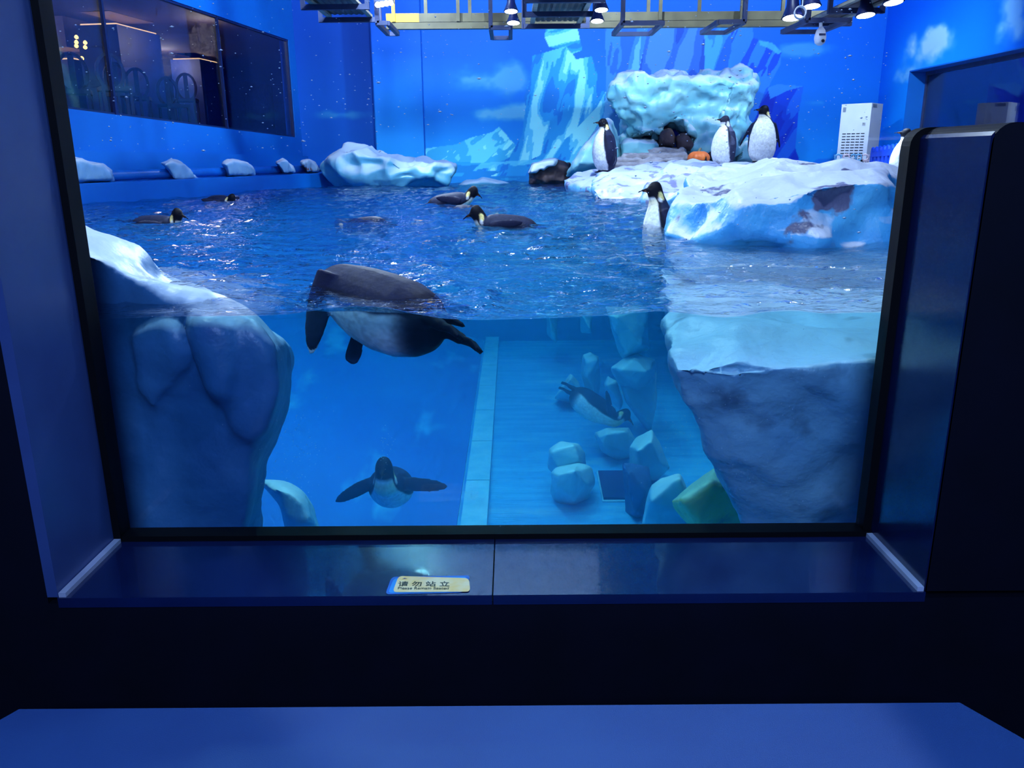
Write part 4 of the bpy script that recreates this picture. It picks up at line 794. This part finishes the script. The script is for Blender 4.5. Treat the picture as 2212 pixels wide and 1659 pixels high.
    ca = m2.attributes.new('paint', 'FLOAT_COLOR', 'POINT'); ca.data.foreach_set('color', np.concatenate([lin(np.clip(C, 0, 255)), np.ones((N, 1))], 1).astype(np.float32).ravel())
    m2.polygons.foreach_set('use_smooth', [True]*len(m2.polygons)); m2.materials.clear(); m2.materials.append(m_pen)
    o = bpy.data.objects.new('penguin', m2); COL.objects.link(o); o.location = tuple(map(float, loc)); tag(o, label, 'penguin', group)
    return o
penguin('penguin standing in profile at the edge of the streaked ice platform', .83, P(1307, 379, 12.3)+[0, 0, .035], belly=(-.96, -.25, 0), yaw=4, lean=.06)
penguin('grey backed young penguin standing beside the pumpkin', .77, P(1561, 362, 12.0), belly=(-.86, -.5, 0), yaw=-25, young=True)
penguin('white bellied penguin standing tallest behind the large ice island', .85, P(1643, 354, 11.8), belly=(-.25, -1, 0), yaw=-60, flip=((.25, .1, -1), (.45, .3, -1)))
penguin('penguin half hidden behind the black partition', .62, P(1946, 394, 9.2), belly=(-.8, .3, 0))
# floating on the water
penguin('floating penguin with raised head turned away, farther of the close pair', .60, P(972, 437, 8.4)+[0, 0, -.01], axis=(.93, -.2, .22), belly=(.2, 0, -1), anchor=.42, feet='trail', pitch=40, yaw=0, flip=((.3, .4, -1), (.3, .4, -1)))
penguin('floating penguin with only its low back showing, nearer of the close pair', .58, P(1024, 449, 7.8)+[0, 0, -.085], axis=(1, -.1, -.12), belly=(0, 0, -1), anchor=.42, feet='trail', pitch=40, flip=((.4, .3, -1), (.4, .3, -1)))
penguin('floating penguin with its head at the left, alone in mid pool', .56, P(1096, 482, 5.9)+[0, 0, -.035], axis=(-.96, -.1, .16), belly=(-.1, 0, -1), anchor=.42, feet='trail', pitch=55, flip=((.3, .3, -1), (.3, .3, -1)))
penguin('floating penguin showing a pale rounded back among glints', .52, P(787, 473, 6.5)+[0, 0, -.075], axis=(-.9, .4, -.06), belly=(.0, 0, -1), anchor=.42, feet='trail', pitch=30, flip=((.8, .2, -.5), (.8, .2, -.5)))
penguin('low swimming penguin with upturned beak near the ledge shadow', .52, P(345, 476, 6.5)+[0, 0, -.045], axis=(.95, -.2, .10), belly=(0, 0, -1), anchor=.5, feet='trail', pitch=62, flip=((.9, .2, -.3), (.9, .2, -.3)))
penguin('penguin with just its rounded head above water by the ledge', .55, P(484, 428, 9.9)+[0, 0, -.05], axis=(.75, -.5, .1), belly=(0, 0, -1), anchor=.6, feet='trail', pitch=30, flip=((.9, .2, -.3), (.9, .2, -.3)))
penguin('penguin rising upright from the water against the ice island', .62, G(1424, 490)+[0.03, .0, -.22], axis=(-.12, .1, 1), belly=(-.95, -.35, 0), anchor=.12, feet='trail', yaw=-10, flip=((.35, .2, -1), (.35, .2, -1)))
# near and sunken
penguin('largest penguin floating at the pane with its head submerged', .78, P(838, 672, 2.95)+[0, 0, .0], axis=(-.80, .58, .2), belly=(.0, -.6, -.9), anchor=.34, feet='trail', pitch=20, side=75, wflip=((-.3, -.15, -1), (-.72, .0, -.7)), voxel=.009)
penguin('penguin swimming towards the pane near the pool floor with spread flippers', .94, P(832, 1046, 6.0), axis=(.02, -.9, .42), belly=(0, -.45, -.9), anchor=.75, feet='trail', pitch=55, wflip=((1, .15, -.18), (-1, .1, -.6)))
penguin('diving penguin heading down past the sunken ice stack', .86, P(1290, 884, 9.2), axis=(.86, -.25, -.52), belly=(-.5, -.6, -.62), anchor=.45, feet='trail', pitch=70, flip=((.9, .4, -.5), (.9, .2, -.6)))

# ================================================================== water
LINE = [(-60, 690), (215, 690), (330, 684), (430, 684), (560, 682), (620, 680), (690, 669), (760, 662), (830, 664), (900, 680), (960, 689), (1030, 692), (1100, 690), (1230, 686), (1330, 681), (1420, 672), (1480, 677), (1560, 686), (1610, 682), (1650, 674), (1720, 671), (1780, 678), (1830, 676), (1900, 675), (2300, 676)]
YW0 = 2.412
lp = np.array([P(a, b, YW0) for a, b in LINE]); xs = np.linspace(-6.4, 6.7, 460)
ys = [YW0]; st_ = .014
while ys[-1] < 15.55: ys.append(ys[-1]+st_); st_ = min(st_*1.012, .075)
ys = np.array(ys); X_, Y_ = np.meshgrid(xs, ys); x, y = X_.ravel(), Y_.ravel(); q = np.stack([x, y, 0*x], 1)
wx = .25*vn(q*1.1, 3); q2 = q+np.stack([wx, -wx, 0*wx], 1)
r1 = 1-np.abs(vn(q2*[2.3, 3.4, 1], 11)); r2 = 1-np.abs(vn(q2*[5.5, 8.5, 1]+3, 13)); r3 = 1-np.abs(vn(q2*[13, 19, 1]+9, 17))
z = .020*vn(q*.9, 5)+.026*(r1**2-.45)+.014*(r2**2-.45)+.006*(r3**2-.45)
ed = np.interp(x, lp[:, 0], lp[:, 2]); wn = np.exp(-((y-YW0)/.09)**2); z = z*(1-wn)+wn*(ed+.0)
# ripple swell round the near penguin
nx, ny = len(xs), len(ys); V = np.stack([x, y, z], 1); i = np.arange(nx*ny).reshape(ny, nx)
Q = np.stack([i[:-1, :-1], i[:-1, 1:], i[1:, 1:], i[1:, :-1]], -1).reshape(-1, 4).tolist()
ring = list(i[0, :])+list(i[1:, -1])+list(i[-1, -2::-1])+list(i[-2:0:-1, 0]); nb = len(V)
Vb = V[ring].copy(); Vb[:, 2] = -3.12; V = np.concatenate([V, Vb]); nr = len(ring)
for k_ in range(nr): Q.append([ring[k_], nb+k_, nb+(k_+1) % nr, ring[(k_+1) % nr]])
Q.append([nb+k_ for k_ in range(nr)][::-1])
t = NT('pool_water'); t.t.nodes.remove(t.b)
g = t.n('ShaderNodeNewGeometry'); sx = t.n('ShaderNodeSeparateXYZ'); t.l(g.outputs['True Normal'], sx.inputs[0]); ab = t.n('ShaderNodeMath', operation='ABSOLUTE'); t.l(sx.outputs[2], ab.inputs[0]); isT = t.n('ShaderNodeMath', operation='GREATER_THAN'); t.l(ab.outputs[0], isT.inputs[0]); isT.inputs[1].default_value = .25
n1 = t.noise(9., 3, stretch=(1, 1.6, 1)); n2 = t.noise(34., 2, stretch=(1, 1.5, 1)); ad = t.n('ShaderNodeMath', operation='MULTIPLY_ADD'); t.l(n2, ad.inputs[0]); ad.inputs[1].default_value = .3; t.l(n1, ad.inputs[2])
bp = t.n('ShaderNodeBump'); bp.inputs['Strength'].default_value = .8; bp.inputs['Distance'].default_value = .03; t.l(ad.outputs[0], bp.inputs['Height'])
frn = t.n('ShaderNodeFresnel'); t.onesided(frn, 1.33); t.l(bp.outputs[0], frn.inputs['Normal'])
gl = t.n('ShaderNodeBsdfGlossy'); gl.inputs['Roughness'].default_value = .04; t.l(bp.outputs[0], gl.inputs['Normal'])
rf = t.n('ShaderNodeBsdfRefraction'); rf.inputs['IOR'].default_value = 1.33; rf.inputs['Roughness'].default_value = .0; t.l(bp.outputs[0], rf.inputs['Normal'])
tp = t.n('ShaderNodeBsdfTransparent'); m1 = t.n('ShaderNodeMixShader'); m1.inputs[0].default_value = .4; t.l(tp.outputs[0], m1.inputs[1]); t.l(rf.outputs[0], m1.inputs[2])
m2_ = t.n('ShaderNodeMixShader'); t.l(frn.outputs[0], m2_.inputs[0]); t.l(m1.outputs[0], m2_.inputs[1]); t.l(gl.outputs[0], m2_.inputs[2])
m3 = t.n('ShaderNodeMixShader'); t.l(isT.outputs[0], m3.inputs[0]); t.l(tp.outputs[0], m3.inputs[1]); t.l(m2_.outputs[0], m3.inputs[2]); t.l(m3.outputs[0], t.o.inputs['Surface'])
va = t.n('ShaderNodeVolumeAbsorption'); va.inputs[0].default_value = (.0, .81, .98, 1); va.inputs[1].default_value = .17
vs = t.n('ShaderNodeVolumeScatter'); vs.inputs[0].default_value = (.05, .5, 1, 1); vs.inputs[1].default_value = .07; vs.inputs['Anisotropy'].default_value = .3
av = t.n('ShaderNodeAddShader'); t.l(va.outputs[0], av.inputs[0]); t.l(vs.outputs[0], av.inputs[1]); t.l(av.outputs[0], t.o.inputs['Volume'])
wat = mk('pool_water', V, Q, t.m); wat.data.polygons.foreach_set('use_smooth', [True]*((nx-1)*(ny-1))+[False]*(len(Q)-(nx-1)*(ny-1)))
tag(wat, 'rippling clear blue pool water with glints behind the pane', 'water', kind='stuff')

# ================================================================== droplets on the pane, bubbles in the water
def specks(name, pts, rad, mat, label, cat, flat=1.):
    b = np.array([(1, 0, 0), (-1, 0, 0), (0, flat, 0), (0, -flat, 0), (0, 0, 1), (0, 0, -1)], float); f = np.array([(0, 2, 4), (2, 1, 4), (1, 3, 4), (3, 0, 4), (2, 0, 5), (1, 2, 5), (3, 1, 5), (0, 3, 5)])
    V = (np.array(pts)[:, None, :]+b[None]*np.array(rad)[:, None, :]).reshape(-1, 3); Fc = (f[None]+6*np.arange(len(pts))[:, None, None]).reshape(-1, 3)
    o = mk(name, V, Fc, mat, smooth=True); tag(o, label, cat, kind='stuff'); return o
pts = []; rad = []
for i in range(760):
    px, py = rng.uniform(125, 1930), 330*rng.random()**.8
    if i > 640: px, py = rng.uniform(1280, 1900), rng.uniform(180, 520)
    p = P(px, py, 2.40); 
    if not (XL+.03 < p[0] < 2.5): continue
    s = rng.choice([.0010, .0015, .0022, .0034], p=[.45, .33, .17, .05]); pts.append(p); rad.append((s*rng.uniform(.8, 2.2), .0008, s*.8))
specks('water_droplet_spray', pts, rad, pm('droplet', (210, 225, 250), .1), 'tiny splash droplets scattered over the upper pane', 'droplets')
pts = []; rad = []
for (cx, cy, sx_, sy_, Y, n_) in ((1640, 900, 90, 90, 2.62, 260), (1700, 1030, 70, 70, 2.62, 160), (1480, 960, 45, 60, 3.2, 130), (420, 800, 70, 60, 2.58, 60), (560, 900, 40, 60, 2.6, 80), (640, 980, 40, 50, 3.4, 130), (833, 965, 10, 22, 5.4, 40), (1250, 925, 14, 8, 8.6, 10)):
    for _ in range(n_):
        p = P(rng.normal(cx, sx_), rng.normal(cy, sy_), Y*rng.uniform(.985, 1.02))
        if p[1] < 2.43 or p[2] > -.05: continue
        s = rng.uniform(.0006, .0016)*Y/2.6; pts.append(p); rad.append((s, s, s))
specks('air_bubbles', pts, rad, pm('bubble', (215, 235, 255), .1), 'fine air bubbles drifting under water', 'bubbles')
